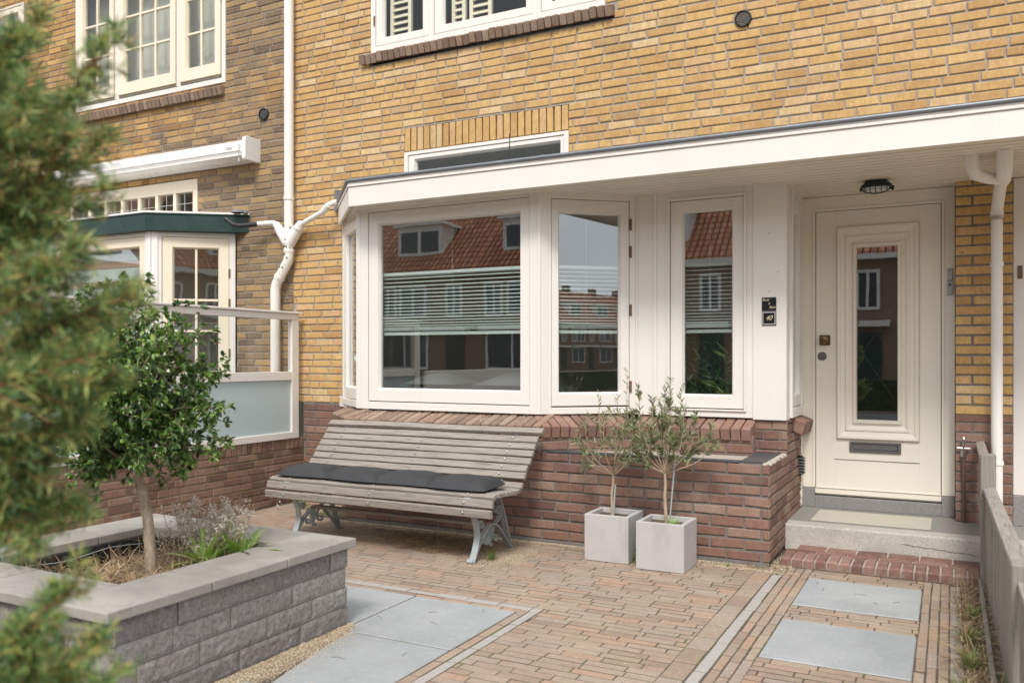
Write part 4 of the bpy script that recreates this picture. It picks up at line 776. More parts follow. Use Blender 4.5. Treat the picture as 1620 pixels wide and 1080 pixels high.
# ---------------------------------------------------------------- divider: low wall + glass screen
XW = -5.5
GW = empty('garden_wall', (XW, 4.8, 0), 'low brown brick wall between the two gardens', 'wall')
fw_, LWl = fr((XW, -.4), (XW, 6.24)); g, m_ = MB(*fw_), MB(*fw_)
bricks(g, m_, 0, LWl, .0, .50, 0, course=.0625, joint=.011, bond='wild', seed=61, proud=.006); rowlock(g, 0, LWl, .503, .598, 0, .050, 62, .011)
g.build('brickwork', 'garden_brick', GW); m_.box(0, LWl, .002, .11, 0, .594); m_.build('mortar', 'moss_mortar', GW)
GS = empty('glass_screen', (XW, 4.8, .6), 'white framed glass screen on the low wall, frosted below and clear above', 'screen')
Y0, Y1 = 3.33, 6.16
g = MB(); g.box(XW - .04, XW + .02, Y0, Y1, .598, .66); g.build('bottom_rail', 'white_paint', GS, bevel=.003)
g = MB(); g.box(XW - .035, XW + .015, Y0 + .11, Y1 - .09, 1.145, 1.225); g.build('middle_rail', 'white_paint', GS, bevel=.003)
g = MB(); g.box(XW - .04, XW + .02, Y0, Y1, 1.71, 1.765); g.build('top_rail', 'white_paint', GS, bevel=.003)
g = MB(); g.box(XW - .06, XW + .04, Y0 - .02, Y1 + .02, 1.767, 1.785); g.build('rail_cap', 'white_paint', GS, bevel=.003)
for a, b in ((Y0, Y0 + .11), (Y1 - .09, Y1)): g = MB(); g.box(XW - .038, XW + .018, a, b, .66, 1.71); g.build('post', 'white_paint', GS, bevel=.003)
g = MB(); g.box(XW - .012, XW - .004, Y0 + .11, Y1 - .09, .66, 1.145); g.build('frosted_pane', 'frosted_glass', GS)
g = MB(); g.box(XW - .012, XW - .006, Y0 + .11, Y1 - .09, 1.225, 1.71); g.build('clear_pane', 'clear_glass', GS)
g = MB(); g.box(XW - .04, XW + .05, Y0 - .14, Y0 - .03, .53, 1.0); g.box(XW - .04, XW + .05, -.4, Y0 - .14, .60, .68); g.box(XW - .03, XW + .02, -.4, Y0 - .14, .68, 1.2); tag(g.build('white_board', 'white_paint', bevel=.004), 'white boarding continuing the screen beyond its left post', 'boarding')

# ---------------------------------------------------------------- stone planter
SOILZ = lambda x: .27 + .075 * min(1, max(0, (x + 3.86) / .55))
PX0, PX1, PY0, PY1 = -4.12, -2.70, 2.03, 3.40
PT = empty('stone_planter', ((PX0 + PX1) / 2, (PY0 + PY1) / 2, 0), 'grey split-block planter bed with flat capstones', 'planter')
r = random.Random(71)
def block_face(frame, L, seed):
    g = MB(*frame); r = random.Random(seed); H_ = .395; n = 4; h = H_ / n
    for k in range(n):
        u = -r.uniform(0, .3)
        while u < L:
            l = r.choice([.30, .38, .24]); a, b = max(u, 0), min(u + l, L); u += l
            if b - a < .03: continue
            nx = max(2, int((b - a) / .022)); nz = 5; z0, z1 = k * h + .002, (k + 1) * h - .002; off = r.uniform(-.004, .004); vs = []; fs = []
            for j in range(nz + 1):
                for i in range(nx + 1):
                    uu = a + .002 + (b - a - .004) * i / nx; zz = z0 + (z1 - z0) * j / nz; e = min(1, i, nx - i, j, nz - j); w_ = frame[0]
                    nn = noise.noise(Vector((uu * 26 + seed * 7, zz * 26, k * 3.1))) * .0028 + noise.noise(Vector((uu * 70, zz * 70 + seed, 5))) * .0022
                    vs.append((uu, off + .005 - (.0045 * e) + nn * (.4 + .6 * e), zz))
            st = len(g.v)
            fs = [(j * (nx + 1) + i, j * (nx + 1) + i + 1, (j + 1) * (nx + 1) + i + 1, (j + 1) * (nx + 1) + i) for j in range(nz) for i in range(nx)]
            ed = [i for i in range(nx + 1)] + [(j + 1) * (nx + 1) - 1 for j in range(1, nz + 1)] + [nz * (nx + 1) + i for i in range(nx - 1, -1, -1)] + [j * (nx + 1) for j in range(nz - 1, 0, -1)]
            m = len(vs); vs += [(vs[i][0], .03, vs[i][2]) for i in ed]; ne = len(ed)
            fs += [(ed[q], m + q, m + (q + 1) % ne, ed[(q + 1) % ne]) for q in range(ne)]
            g.add(vs, fs)
    return g
fE = ((PX1, PY0), (0, 1), (-1, 0)); fS = ((PX0, PY0), (1, 0), (0, 1)); fNn = ((PX1, PY1), (-1, 0), (0, -1)); fWw = ((PX0, PY1), (0, -1), (1, 0))
g = block_face(fE, PY1 - PY0, 1)
for f_, L_, s_ in ((fS, PX1 - PX0, 2), (fNn, PX1 - PX0, 3), (fWw, PY1 - PY0, 4)): merge(g, block_face(f_, L_, s_))
g.build('block_wall', 'block_face', PT)
g = MB(); g.ring((PX0 + .012, PX1 - .012, PY0 + .012, PY1 - .012), (PX0 + .25, PX1 - .25, PY0 + .2, PY1 - .2), 0, 1); g.v = [(x, z, y * .393) for x, y, z in g.v]; g.build('wall_core', 'stone_grey', PT)
ox0, ox1, oy0, oy1 = PX0 - .03, PX1 + .03, PY0 - .03, PY1 + .03; ix0, ix1, iy0, iy1 = -3.86, -2.98, 2.29, 3.14
def cap(x0, x1, y0, y1):
    g = MB(); e = .002; g.box(x0 + e, x1 - e, y0 + e, y1 - e, .396 + rnd.uniform(0, .002), .44 + rnd.uniform(-.0015, .0015)); g.build('capstone', 'capstone', PT, bevel=.005, seg=2)
for a, b in ((oy0, 2.49), (2.49, 2.93), (2.93, oy1)): cap(ix1, ox1, a, b)
for a, b in ((oy0, 2.35), (2.35, 2.85), (2.85, oy1)): cap(ox0, ix0, a, b)
for a, b in ((ix0, -3.5), (-3.5, ix1)): cap(a, b, oy0, iy0)
for a, b in ((ix0, -3.40), (-3.40, ix1)): cap(a, b, iy1, oy1)
g = MB(); g.ring((ix0 - .01, ix1 + .01, iy0 - .01, iy1 + .01), (ix0 + .004, ix1 - .004, iy0 + .004, iy1 - .004), 0, 1); g.v = [(x, z, .2 + y * .19) for x, y, z in g.v]; g.build('liner', 'black_liner', PT)
g = MB(); n = 24; vs = []
for j in range(n + 1):
    for i in range(n + 1):
        x = ix0 + (ix1 - ix0) * i / n; y = iy0 + (iy1 - iy0) * j / n; vs.append((x, y, SOILZ(x) + .02 * noise.noise(Vector((x * 6, y * 6, 0)))))
g.add(vs, [(j * (n + 1) + i, j * (n + 1) + i + 1, (j + 1) * (n + 1) + i + 1, (j + 1) * (n + 1) + i) for j in range(n) for i in range(n)]); g.build('soil', 'soil', PT, smooth=True)
g = MB(); g.tube([(ix0 + .012, 2.30 + .1 * k, .365 + .01 * sin(k * 1.3)) for k in range(9)], .0025, 5); g.build('wire', 'galvanised', PT)

# ---------------------------------------------------------------- bench
BN = empty('park_bench', (-3.55, 5.1, 0), 'weathered slatted garden bench with scrolled grey iron legs under the bay window', 'bench')
BX0, BX1 = -4.50, -2.595
def slat(mb, y, z, ang, w, th, x0, x1, r):
    c, s_ = cos(ang), sin(ang); n = 10; ch = .004
    prof = [(-w / 2 + ch, -th / 2), (w / 2 - ch, -th / 2), (w / 2, -th / 2 + ch), (w / 2, th / 2 - ch), (w / 2 - ch, th / 2), (-w / 2 + ch, th / 2), (-w / 2, th / 2 - ch), (-w / 2, -th / 2 + ch)]
    vs = []; m = len(prof); ph = r.uniform(0, 6); amp = r.uniform(.0005, .002); tw = r.uniform(-.03, .03)
    for k in range(n + 1):
        x = x0 + (x1 - x0) * k / n + (r.uniform(-.004, .004) if k in (0, n) else 0); dz = amp * sin(ph + k * .9)
        for a, b in prof: vs.append((x, y + a * c - b * s_, z + a * s_ + b * c + dz))
    mb.add(vs, [(k * m + j, k * m + (j + 1) % m, (k + 1) * m + (j + 1) % m, (k + 1) * m + j) for k in range(n) for j in range(m)] + [tuple(range(m)), tuple(n * m + j for j in range(m))])
r = random.Random(81)
front = [(4.705, .352, R(97)), (4.722, .414, R(80))]; seat = [(4.765, .452, R(18))] + [(4.765 + .0555 * k, .461 - .004 * k + .0, R(-3)) for k in range(1, 6)] + [(5.105, .447, R(12)), (5.150, .475, R(48))]
back = [(5.198 + .0415 * k, .535 + .0475 * k - .001 * k, R(50 - .6 * k)) for k in range(6)]
g = MB()
for y, z, a in front: slat(g, y, z, a, .052, .026, BX0, BX1, r)
for y, z, a in seat: slat(g, y, z, a, .045, .026, BX0, BX1, r)
g.build('seat', 'bench_wood', BN)
g = MB()
for y, z, a in back: slat(g, y, z, a, .053, .024, BX0 - .0, BX1 - .005, r)
slat(g, 5.455, .822, R(30), .06, .028, BX0 - .02, BX1 + .01, r); g.build('backrest', 'bench_wood', BN)
def arc(cx, cz, r0, r1, a0, a1, n=12, x=0): return [(x, cx + (r0 + (r1 - r0) * k / n) * cos(R(a0 + (a1 - a0) * k / n)), cz + (r0 + (r1 - r0) * k / n) * sin(R(a0 + (a1 - a0) * k / n))) for k in range(n + 1)]
def smooth(pts, n=5):
    P = [Vector(p) for p in pts]; o = []
    for k in range(len(P) - 1):
        a, b, c, d = P[max(k - 1, 0)], P[k], P[k + 1], P[min(k + 2, len(P) - 1)]
        for q in range(n):
            t = q / n; o.append(.5 * ((2 * b) + (c - a) * t + (2 * a - 5 * b + 4 * c - d) * t * t + (3 * b - a - 3 * c + d) * t ** 3))
    o.append(P[-1]); return [tuple(p) for p in o]
for X in (-2.79, -4.33):
    g = MB(); w = .045; S3 = lambda pts: smooth([(X, y, z) for y, z in pts])
    g.ribbon(S3([(4.735, .44), (4.80, .33), (4.845, .25), (4.865, .17), (4.84, .09), (4.795, .012), (4.775, .004), (4.765, .016), (4.775, .03)]), w, .009)      # front leg
    g.ribbon(S3([(5.17, .47), (5.15, .40), (5.205, .29), (5.26, .17), (5.325, .012), (5.335, .004), (5.345, .012)]), w, .009)
    g.ribbon(S3([(4.80, .012), (4.86, .08), (4.93, .15), (5.00, .205), (5.06, .215), (5.13, .19), (5.21, .12), (5.275, .06), (5.32, .008)]), w * .8, .008)
    g.ribbon(S3([(4.97, .185), (4.90, .15), (4.868, .175), (4.863, .225), (4.885, .262), (4.915, .255), (4.922, .228), (4.905, .215)]), w * .7, .007)
    g.ribbon(S3([(5.08, .21), (5.14, .225), (5.18, .265), (5.175, .315), (5.14, .328), (5.115, .305), (5.125, .28), (5.145, .283)]), w * .7, .007)
    for sy, k in ((4.985, 1), (5.09, -1)):
        g.ribbon(S3([(sy, .195), (sy + .02 * k, .16), (sy + .015 * k, .12), (sy - .01 * k, .095), (sy - .035 * k, .105), (sy - .033 * k, .13), (sy - .018 * k, .127)]), w * .6, .006)
    g.ribbon(S3([(5.035, .21), (5.035, .13), (5.02, .09), (5.035, .07), (5.055, .085)]), w * .6, .006)
    g.ribbon(S3([(4.73, .37), (4.745, .432), (4.80, .44), (4.95, .435), (5.08, .43), (5.14, .45), (5.18, .485), (5.30, .62), (5.45, .795)]), w * .8, .008)
    g.build('side_frame', 'galvanised', BN)
g = MB(); g.ribbon(smooth([(-3.56, y, z) for y, z in [(4.73, .37), (4.745, .432), (4.80, .44), (4.95, .435), (5.08, .43), (5.14, .45), (5.18, .485), (5.30, .62), (5.45, .795)]]), .035, .008); g.build('centre_strap', 'galvanised', BN)
g = MB(); g.box(-4.33, -2.79, 5.0, 5.06, .205, .228); g.build('stretcher', 'bench_wood', BN, bevel=.004)
for X in (-2.80, -3.56, -4.32):
    for y, z, a in front + back:
        g = MB(); nx = (X, y - sin(a) * .014, z + cos(a) * .014) if (y, z, a) in back else (X, y - .0145, z); g.lathe((X, nx[1] - .002, nx[2]), [(.0095, .003), (.0085, -.002), (.003, -.005)], 8, 'y'); g.build('bolt', 'steel', BN)
    y, z, a = seat[0]; g = MB(); g.lathe((X, y - .004, z + .0135), [(.0085, 0), (.007, .004), (.003, .006)], 8); g.build('bolt', 'steel', BN)
# cushion, four padded sections
g = MB(); nx, ny = 17, 12; N4 = 4; x0, x1 = -4.46, -2.69; r = random.Random(5)
def cush(s):
    vs = []
    for k in range(N4 * nx + 1):
        q = k / nx; sec = min(int(q), N4 - 1); a = 2 * (q - sec) - 1; x = x0 + (x1 - x0) * k / (N4 * nx)
        pin = (1 - abs(a) ** 5) ** .5; edge = .10 if 0 < k < N4 * nx else 0
        t_ = (edge + (1 - edge) * pin)
        for j in range(ny + 1):
            b = 2 * j / ny - 1; th = (1 - abs(b) ** 3.2) ** .55; yy = 4.925 + b * (.150 + .012 * pin) + .006 * sin(x * 9)
            wr = .004 * noise.noise(Vector((x * 9, yy * 14, s))) + .003 * noise.noise(Vector((x * 24, yy * 5, s + 3)))
            if s > 0: z = .494 + .018 * (1 - b) * -.3 + (.066 * t_ * th) + wr * 1.3 * th
            else: z = .492 + .018 * (1 - b) * -.6 - .016 * t_ * th
            vs.append((x + .012 * b * 0, yy, z))
    return vs
m = ny + 1
for s_ in (1, -1): g.add(cush(s_), [(k * m + j, (k + 1) * m + j, (k + 1) * m + j + 1, k * m + j + 1) for k in range(N4 * nx) for j in range(ny)])
tag(g.build('bench_cushion', 'cushion_fabric', smooth=True), 'long dark grey cushion of four padded sections lying on the bench seat', 'cushion')

# ---------------------------------------------------------------- leaves
def leaf(vs, fs, p, d, up, L, w, fold=.25, kind='oval'):
    d = d.normalized(); s_ = d.cross(up)
    if s_.length < 1e-4: s_ = d.cross(Vector((1, 0, .3)))
    s_.normalize(); n = s_.cross(d); b = len(vs); f = n * (w * fold)
    if kind == 'oval':
        P = [p, p + d * L * .3 + s_ * w * .42 + f, p + d * L * .65 + s_ * w * .45 + f, p + d * L - n * L * .08, p + d * L * .65 - s_ * w * .45 + f, p + d * L * .3 - s_ * w * .42 + f, p + d * L * .5]
        vs += [tuple(q) for q in P]; fs += [(b, b + 1, b + 6), (b + 1, b + 2, b + 6), (b + 2, b + 3, b + 6), (b + 3, b + 4, b + 6), (b + 4, b + 5, b + 6), (b + 5, b, b + 6)]
    else:
        P = [p - s_ * w * .2, p + s_ * w * .2, p + d * L * .5 + s_ * w * .5, p + d * L, p + d * L * .5 - s_ * w * .5]
        vs += [tuple(q) for q in P]; fs.append((b, b + 1, b + 2, b + 3, b + 4))
def rv(r): 
    while 1:
        v = Vector((r.uniform(-1, 1), r.uniform(-1, 1), r.uniform(-1, 1)))
        if .1 < v.length < 1: return v.normalized()
def twig(r, a, b, bend=.15, n=5):
    a, b = Vector(a), Vector(b); L = (b - a).length; o = rv(r) * L * bend; return [a + (b - a) * (k / n) + o * sin(pi * k / n) + rv(r) * L * .02 * (0 < k < n) for k in range(n + 1)]

# tree in the planter
TR = empty('ornamental_tree', (-3.21, 2.635, .34), 'small evergreen tree with glossy leaves and a slim bare stem growing in the stone planter', 'tree')
r = random.Random(90); g = MB(); tp = smooth([(-3.205, 2.635, .30), (-3.215, 2.63, .50), (-3.235, 2.62, .70), (-3.285, 2.60, .86), (-3.33, 2.58, 1.02), (-3.32, 2.58, 1.2)], 4)
g.tube(tp, [.028 - .014 * k / (len(tp) - 1) for k in range(len(tp))], 12); g.build('trunk', 'bark', TR, smooth=True)
vs, fs, dv, df = [], [], [], []; g = MB(); cc = Vector((-3.29, 2.585, 1.26))
ends = []
for k in range(92):
    th = r.uniform(0, 2 * pi); ph = math.asin(r.uniform(-.93, 1)); rad = r.uniform(.78, 1.06)
    e = cc + Vector((.42 * cos(th) * cos(ph) * rad, .40 * sin(th) * cos(ph) * rad, .44 * sin(ph) * rad))
    if e.z < .92 and r.random() < .35: continue
    ends.append(e)
ends += [cc + Vector((.40, .20, -.28)), cc + Vector((.36, .14, -.30)), cc + Vector((.24, .12, .33)), cc + Vector((.30, .15, .31)), cc + Vector((-.05, 0, .46)), cc + Vector((.20, .10, -.42)), cc + Vector((.42, .17, -.2))]
for e in ends:
    s0 = Vector(tp[r.randint(len(tp) - 9, len(tp) - 1)]); tw = twig(r, s0, e, .12, 6); g.tube([tuple(q) for q in tw], [.007, .006, .005, .004, .003, .0025, .0015], 5)
    subs = [(tw, 2)]
    for q in range(8):
        a = tw[r.randint(2, 5)]; b_ = a + (rv(r) * .8 + (e - cc).normalized() * .6).normalized() * r.uniform(.06, .15); t2 = twig(r, a, b_, .1, 3); g.tube([tuple(v) for v in t2], [.0025, .002, .0016, .001], 4); subs.append((t2, 0))
    for t2, st in subs:
        for i in range(st, len(t2) - 1):
            for q in range(4):
                p = t2[i].lerp(t2[i + 1], r.random()); d = ((t2[-1] - t2[0]).normalized() * .6 + rv(r)).normalized(); leaf(vs, fs, p, d, Vector((0, 0, 1)) + rv(r) * .5, r.uniform(.026, .042), r.uniform(.016, .024))
        p = t2[-1]
        for q in range(8): leaf(vs, fs, p, ((t2[-1] - t2[-2]).normalized() * .8 + rv(r)).normalized(), Vector((0, 0, 1)) + rv(r) * .4, r.uniform(.024, .036), r.uniform(.014, .02))
        if r.random() < .5:
            for q in range(5): leaf(dv, df, p + rv(r) * .012, rv(r), rv(r), .012, .009)
g.build('branches', 'bark', TR); leaf_build(vs, fs, 'crown', 'holly_leaf', TR); leaf_build(dv, df, 'dry_flowers', 'dry_bits', TR)

# olive trees and pots
def pot(x0, x1, y0, y1, h, label):
    P = empty('concrete_pot', ((x0 + x1) / 2, (y0 + y1) / 2, 0), label, 'plant pot', 'square concrete pots beside the bench')
    g = MB(); t_ = .028; q = lambda e, z: [(x0 + e, y0 + e, z), (x1 - e, y0 + e, z), (x1 - e, y1 - e, z), (x0 + e, y1 - e, z)]
    g.add(q(0, .002) + q(0, h) + q(t_, h) + q(t_, h - .06), [(3, 2, 1, 0)] + [(4 * m_ + k, 4 * m_ + (k + 1) % 4, 4 * m_ + 4 + (k + 1) % 4, 4 * m_ + 4 + k) for m_ in range(3) for k in range(4)]); g.build('pot_body', 'concrete_pot', P, bevel=.004, seg=2)
    g = MB(); g.add([(x0 + t_, y0 + t_, h - .035), (x1 - t_, y0 + t_, h - .04), (x1 - t_, y1 - t_, h - .035), (x0 + t_, y1 - t_, h - .03)], [(0, 1, 2, 3)]); g.build('soil', 'soil', P)
pot(-2.175, -1.865, 5.235, 5.535, .31, 'square pale concrete pot, left one of the pair, nearer the bench')
pot(-1.79, -1.475, 5.165, 5.465, .305, 'square pale concrete pot, right one of the pair, slightly forward')
def olive(loc, fork, ends, seed, label, dens, stake):
    O = empty('olive_tree', loc, label, 'tree', 'young olive trees in square pots'); r = random.Random(seed); g = MB(); vs, fs = [], []
    st = twig(r, loc, fork, .03, 5); g.tube([tuple(q) for q in st], [.012, .011, .0105, .010, .009, .008], 10); f = Vector(fork)
    for e in ends:
        e = Vector(e); mid = f.lerp(e, .45) + Vector(((e.x - f.x) * .35, (e.y - f.y) * .35, -.02)); P = smooth([tuple(f), tuple(mid), tuple(e)], 5); g.tube(P, [.0045 - .0035 * k / (len(P) - 1) for k in range(len(P))], 5); P = [Vector(q) for q in P]
        tw = [P[3:]]
        for q in range(4):
            a = P[r.randint(3, 8)]; b_ = a + ((e - f).normalized() * .9 + rv(r) * .9).normalized() * r.uniform(.05, .13); t2 = twig(r, a, b_, .12, 4); g.tube([tuple(v) for v in t2], [.002, .0017, .0014, .001, .0008], 4); tw.append(t2)
        for t2 in tw:
            for i in range(max(0, len(t2) - 5), len(t2) - 1):
                ax = (t2[i + 1] - t2[i]).normalized()
                for q in range(dens):
                    p = t2[i].lerp(t2[i + 1], (q + r.random()) / dens); sd_ = rv(r); sd_ = (sd_ - ax * sd_.dot(ax)).normalized()
                    leaf(vs, fs, p, ax * .75 + sd_ * .8, rv(r), r.uniform(.032, .052), r.uniform(.006, .0095), kind='narrow')
    g.build('trunk', 'twig_pale', O); leaf_build(vs, fs, 'foliage', 'olive_leaf', O)
    g = MB(); g.tube(stake, .0055, 8); g.build('stake', 'bamboo', O, smooth=True)
olive((-2.03, 5.37, .28), (-2.015, 5.36, .56), [(-2.27, 5.36, .86), (-2.20, 5.30, .95), (-2.14, 5.40, 1.12), (-2.06, 5.28, .98), (-1.99, 5.38, 1.10), (-1.93, 5.40, 1.27), (-1.89, 5.30, 1.06), (-1.86, 5.34, .93), (-1.95, 5.22, .88), (-2.25, 5.42, .72), (-1.92, 5.45, .98), (-1.84, 5.25, .87)], 3, 'sparse young olive tree with a long bare top shoot, in the left concrete pot', 4, [(-2.015, 5.36, .28), (-2.005, 5.37, .50)])
olive((-1.635, 5.32, .27), (-1.645, 5.32, .60), [(-1.83, 5.33, 1.18), (-1.80, 5.25, .98), (-1.74, 5.36, 1.06), (-1.70, 5.22, 1.10), (-1.66, 5.38, 1.16), (-1.60, 5.28, 1.22), (-1.54, 5.34, 1.18), (-1.50, 5.26, 1.05), (-1.45, 5.36, 1.0), (-1.36, 5.34, .87), (-1.78, 5.20, .86), (-1.70, 5.42, .95), (-1.58, 5.20, .98), (-1.85, 5.30, .82), (-1.55, 5.42, .92)], 4, 'bushier young olive tree tied to a grey cane, in the right concrete pot', 8, [(-1.615, 5.32, .27), (-1.58, 5.33, .70)])

# strappy and dried plants in the planter
def blades(vs, fs, c, n, L, w, r, spread=.7, droop=.6, seg=5):
    for k in range(n):
        a = r.uniform(0, 2 * pi); l = L * r.uniform(.6, 1.1); d = Vector((cos(a), sin(a), 0)); s_ = Vector((-sin(a), cos(a), 0)); el = r.uniform(.5, 1.4); p = Vector(c) + d * r.uniform(0, L * .12); b = len(vs); ww = w * r.uniform(.7, 1.1)
        for q in range(seg + 1):
            t = q / seg; wd = ww * (1 - t) ** .6 * .5 if q < seg else .0003
            e = el - droop * 2.0 * t * r.uniform(.9, 1.1); 
            if q: p = p + (d * cos(e) * spread + Vector((0, 0, 1)) * sin(e)) * (l / seg)
            vs += [tuple(p - s_ * wd), tuple(p + s_ * wd)]
        fs += [(b + 2 * q, b + 2 * q + 1, b + 2 * q + 3, b + 2 * q + 2) for q in range(seg)]
r = random.Random(44)
for (c, n, lab) in (((-3.14, 2.88, .37), 36, 'clump of bright green strappy leaves in the planter, nearer the tree stem'), ((-3.05, 3.02, .37), 40, 'clump of bright green strappy leaves at the far right corner of the planter')):
    vs, fs = [], []; blades(vs, fs, c, n, .27, .036, r, .85, .40); tag(leaf_build(vs, fs, 'lily_plant', 'lily_leaf'), lab, 'plant', 'strappy green plants in the planter')
DS = empty('dried_shrub', (-3.25, 3.05, .34), 'dry greyish shrub full of dead flower heads behind the green leaves in the planter', 'shrub'); vs, fs = [], []; g = MB()
for k in range(150):
    a = Vector((-3.27 + r.uniform(-.14, .20), 3.02 + r.uniform(-.08, .08), .33)); b = a + Vector((r.uniform(-.16, .16), r.uniform(-.12, .12), r.uniform(.12, .30))); t2 = twig(r, a, b, .15, 4); g.tube([tuple(q) for q in t2], [.0015] * 5, 4)
    for q in range(24): leaf(vs, fs, t2[-1] + rv(r) * r.uniform(0, .028), rv(r), rv(r), r.uniform(.008, .015), .007)
    for q in range(5): leaf(vs, fs, t2[r.randint(1, 4)], rv(r), rv(r), .014, .005)
g.build('stems', 'twig_pale', DS); leaf_build(vs, fs, 'flower_heads', 'dead_flower', DS)
def straws(name, n, area, z, L, r, zj=.03, mat='straw', label=None, kind='stuff', lift=.3):
    vs, fs = [], []
    for k in range(n):
        x0, x1, y0, y1 = area; u, v = (r.gauss(.5, .22), r.gauss(.5, .22)) if kind == 'patch' else (r.random(), r.random())
        p = Vector((x0 + (x1 - x0) * min(max(u, 0), 1), y0 + (y1 - y0) * min(max(v, 0), 1), (z(x0 + (x1 - x0) * min(max(u, 0), 1)) if callable(z) else z) + abs(r.gauss(0, zj)))); d = rv(r); d.z *= lift; d.normalize(); l = L * r.uniform(.3, 1.2); w = r.uniform(.0008, .0022); s_ = d.cross(Vector((0, 0, 1))).normalized() * w; b = len(vs); m_ = p + d * l * .5 + Vector((0, 0, r.uniform(0, .012)))
        e_ = p + d * l
        if not callable(z) and e_.z < z - .004: e_.z = z
        vs += [tuple(p - s_), tuple(p + s_), tuple(m_ + s_), tuple(m_ - s_), tuple(e_ + s_ * .5), tuple(e_ - s_ * .5)]; fs += [(b, b + 1, b + 2, b + 3), (b + 3, b + 2, b + 4, b + 5)]
    return tag(leaf_build(vs, fs, name, mat), label, 'debris' if label else None, None, 'stuff')
straws('straw', 2600, (-3.84, -3.0, 2.31, 3.13), (lambda x: SOILZ(x) + .012), .12, r, .026, label='dry straw covering the soil of the stone planter')
vs, fs = [], []; blades(vs, fs, (-3.66, 2.36, .34), 55, .17, .003, r, .4, .2); blades(vs, fs, (-3.30, 2.85, .34), 60, .16, .003, r, .6, .4); tag(leaf_build(vs, fs, 'dry_grass', 'straw'), 'dry upright grass stalks in the stone planter', 'grass', None, 'stuff')
straws('straw', 2300, (-3.85, -2.85, 4.92, 5.45), .004, .13, r, .012, kind='patch', label='dry straw swept under the bench', lift=.12)
straws('straw', 1500, (.03, .175, 3.3, 5.62), .0, .14, r, .022, label='dry grass lying along the foot of the fence', lift=.2)
straws('straw', 160, (-1.25, -.90, 5.42, 5.72), .003, .05, r, .006, label='bits of straw by the corner of the brick ledge', lift=.1)

# gravel and sand
def pebbles(name, spots, n, r, s0, s1, label):
    vs, fs = [], []
    for k in range(n):
        x, y, z = spots(r); s_ = r.uniform(s0, s1); b = len(vs); q = [Vector((1, 0, 0)), Vector((-.3, .9, 0)), Vector((-.8, -.2, .1)), Vector((.2, -.9, 0)), Vector((.1, .1, .7)), Vector((0, 0, -.5))]; a = r.uniform(0, 6); rot = Matrix.Rotation(a, 3, 'Z')
        for v in q: w_ = rot @ (v * s_ * r.uniform(.7, 1.1)); vs.append((x + w_.x, y + w_.y, z + w_.z))
        for i in range(4): fs += [(b + i, b + (i + 1) % 4, b + 4), (b + (i + 1) % 4, b + i, b + 5)]
    return tag(leaf_build(vs, fs, name, 'pebble'), label, 'gravel', None, 'stuff')
def gr1(r):
    y = r.uniform(1.95, 3.40); wd = .05 + .07 * max(0, sin((y - 1.9) * 2.1)) + .05 * (y < 3.3) * (y > 2.6); x = PX1 + .005 + abs(r.gauss(0, .5)) * wd; return x, y, .004 + max(0, .012 - (x - PX1) * .08) * r.random()
pebbles('gravel', gr1, 6500, random.Random(1), .002, .0045, 'coarse yellow sand spilling along the foot of the stone planter')
def gr2(r):
    if r.random() < .55: return r.uniform(-4.9, -1.15), 5.578 - abs(r.gauss(0, .026)), .003
    if r.random() < .6: return -2.70 + r.gauss(0, .10), 5.02 + r.gauss(0, .13), .003
    return r.choice([-3.9, -3.4, -1.25, -1.05]) + r.gauss(0, .13), 5.50 - abs(r.gauss(0, .04)), .003
pebbles('gravel', gr2, 11000, random.Random(2), .0022, .0046, 'pale sand gathered along the wall and by the bench foot')
def gr3(r): return -.98 + r.gauss(0, .05), 5.70 + r.gauss(0, .12), .003 
pebbles('gravel', gr3, 1800, random.Random(3), .002, .004, 'sand and crumbs between the ledge corner and the brick rim')
g = MB(); n = 30; vs = []
for j in range(n + 1):
    for i in range(9):
        y = 1.9 + 1.5 * j / n; wd = .10 + .07 * max(0, sin((y - 1.9) * 2.1)); t_ = i / 8; vs.append((PX1 - .01 + wd * t_, y, .012 * (1 - t_) ** .7 - .004 + .003 * noise.noise(Vector((t_ * 4, y * 9, 0)))))
g.add(vs, [(j * 9 + i, j * 9 + i + 1, (j + 1) * 9 + i + 1, (j + 1) * 9 + i) for j in range(n) for i in range(8)]); struct(g.build('sand_bank', 'ground_dirt', smooth=True))
# fallen petals, twigs
vs, fs = [], []; r = random.Random(13)
for k in range(260): x, y = r.uniform(-3.3, .1), r.uniform(3.4, 5.5); leaf(vs, fs, Vector((x, y, .006)), Vector((r.uniform(-1, 1), r.uniform(-1, 1), 0)), Vector((0, 0, 1)), r.uniform(.004, .010), r.uniform(.004, .007))
for k in range(170): leaf(vs, fs, Vector((r.uniform(-4.4, -2.4), r.uniform(5.56, 5.76), .935)) if k % 2 else Vector((r.uniform(-4.4, -2.8), 5.56 + .17 * r.random(), 0)) , rv(r), Vector((0, 0, 1)), .007, .006)
vs = [(x, y, .868 + (y - 5.545) * .27 + .004) if (z > .9 or abs(z) < .006) and 5.54 < y < 5.78 and x < -2.4 and (z > .9 or y > 5.55) and z != .006 else (x, y, z) for x, y, z in vs]
tag(leaf_build(vs, fs, 'fallen_petals', 'petal'), 'tiny pale petals scattered over paving and brick sill', 'petals', None, 'stuff')
g = MB()
for x, y in ((-.66, 5.15), (-.70, 5.30), (-.42, 5.17), (-.35, 5.0), (-.28, 5.08), (-2.45, 3.75), (-2.3, 3.60), (-2.6, 3.55), (-2.2, 3.9), (-2.4, 3.0), (-2.2, 3.15)):
    a = r.uniform(0, pi); l = r.uniform(.04, .08); g.tube([(x, y, .006), (x + l * .5 * cos(a), y + l * .5 * sin(a), .009), (x + l * cos(a + .14), y + l * sin(a + .14), .006)], .0010, 4)
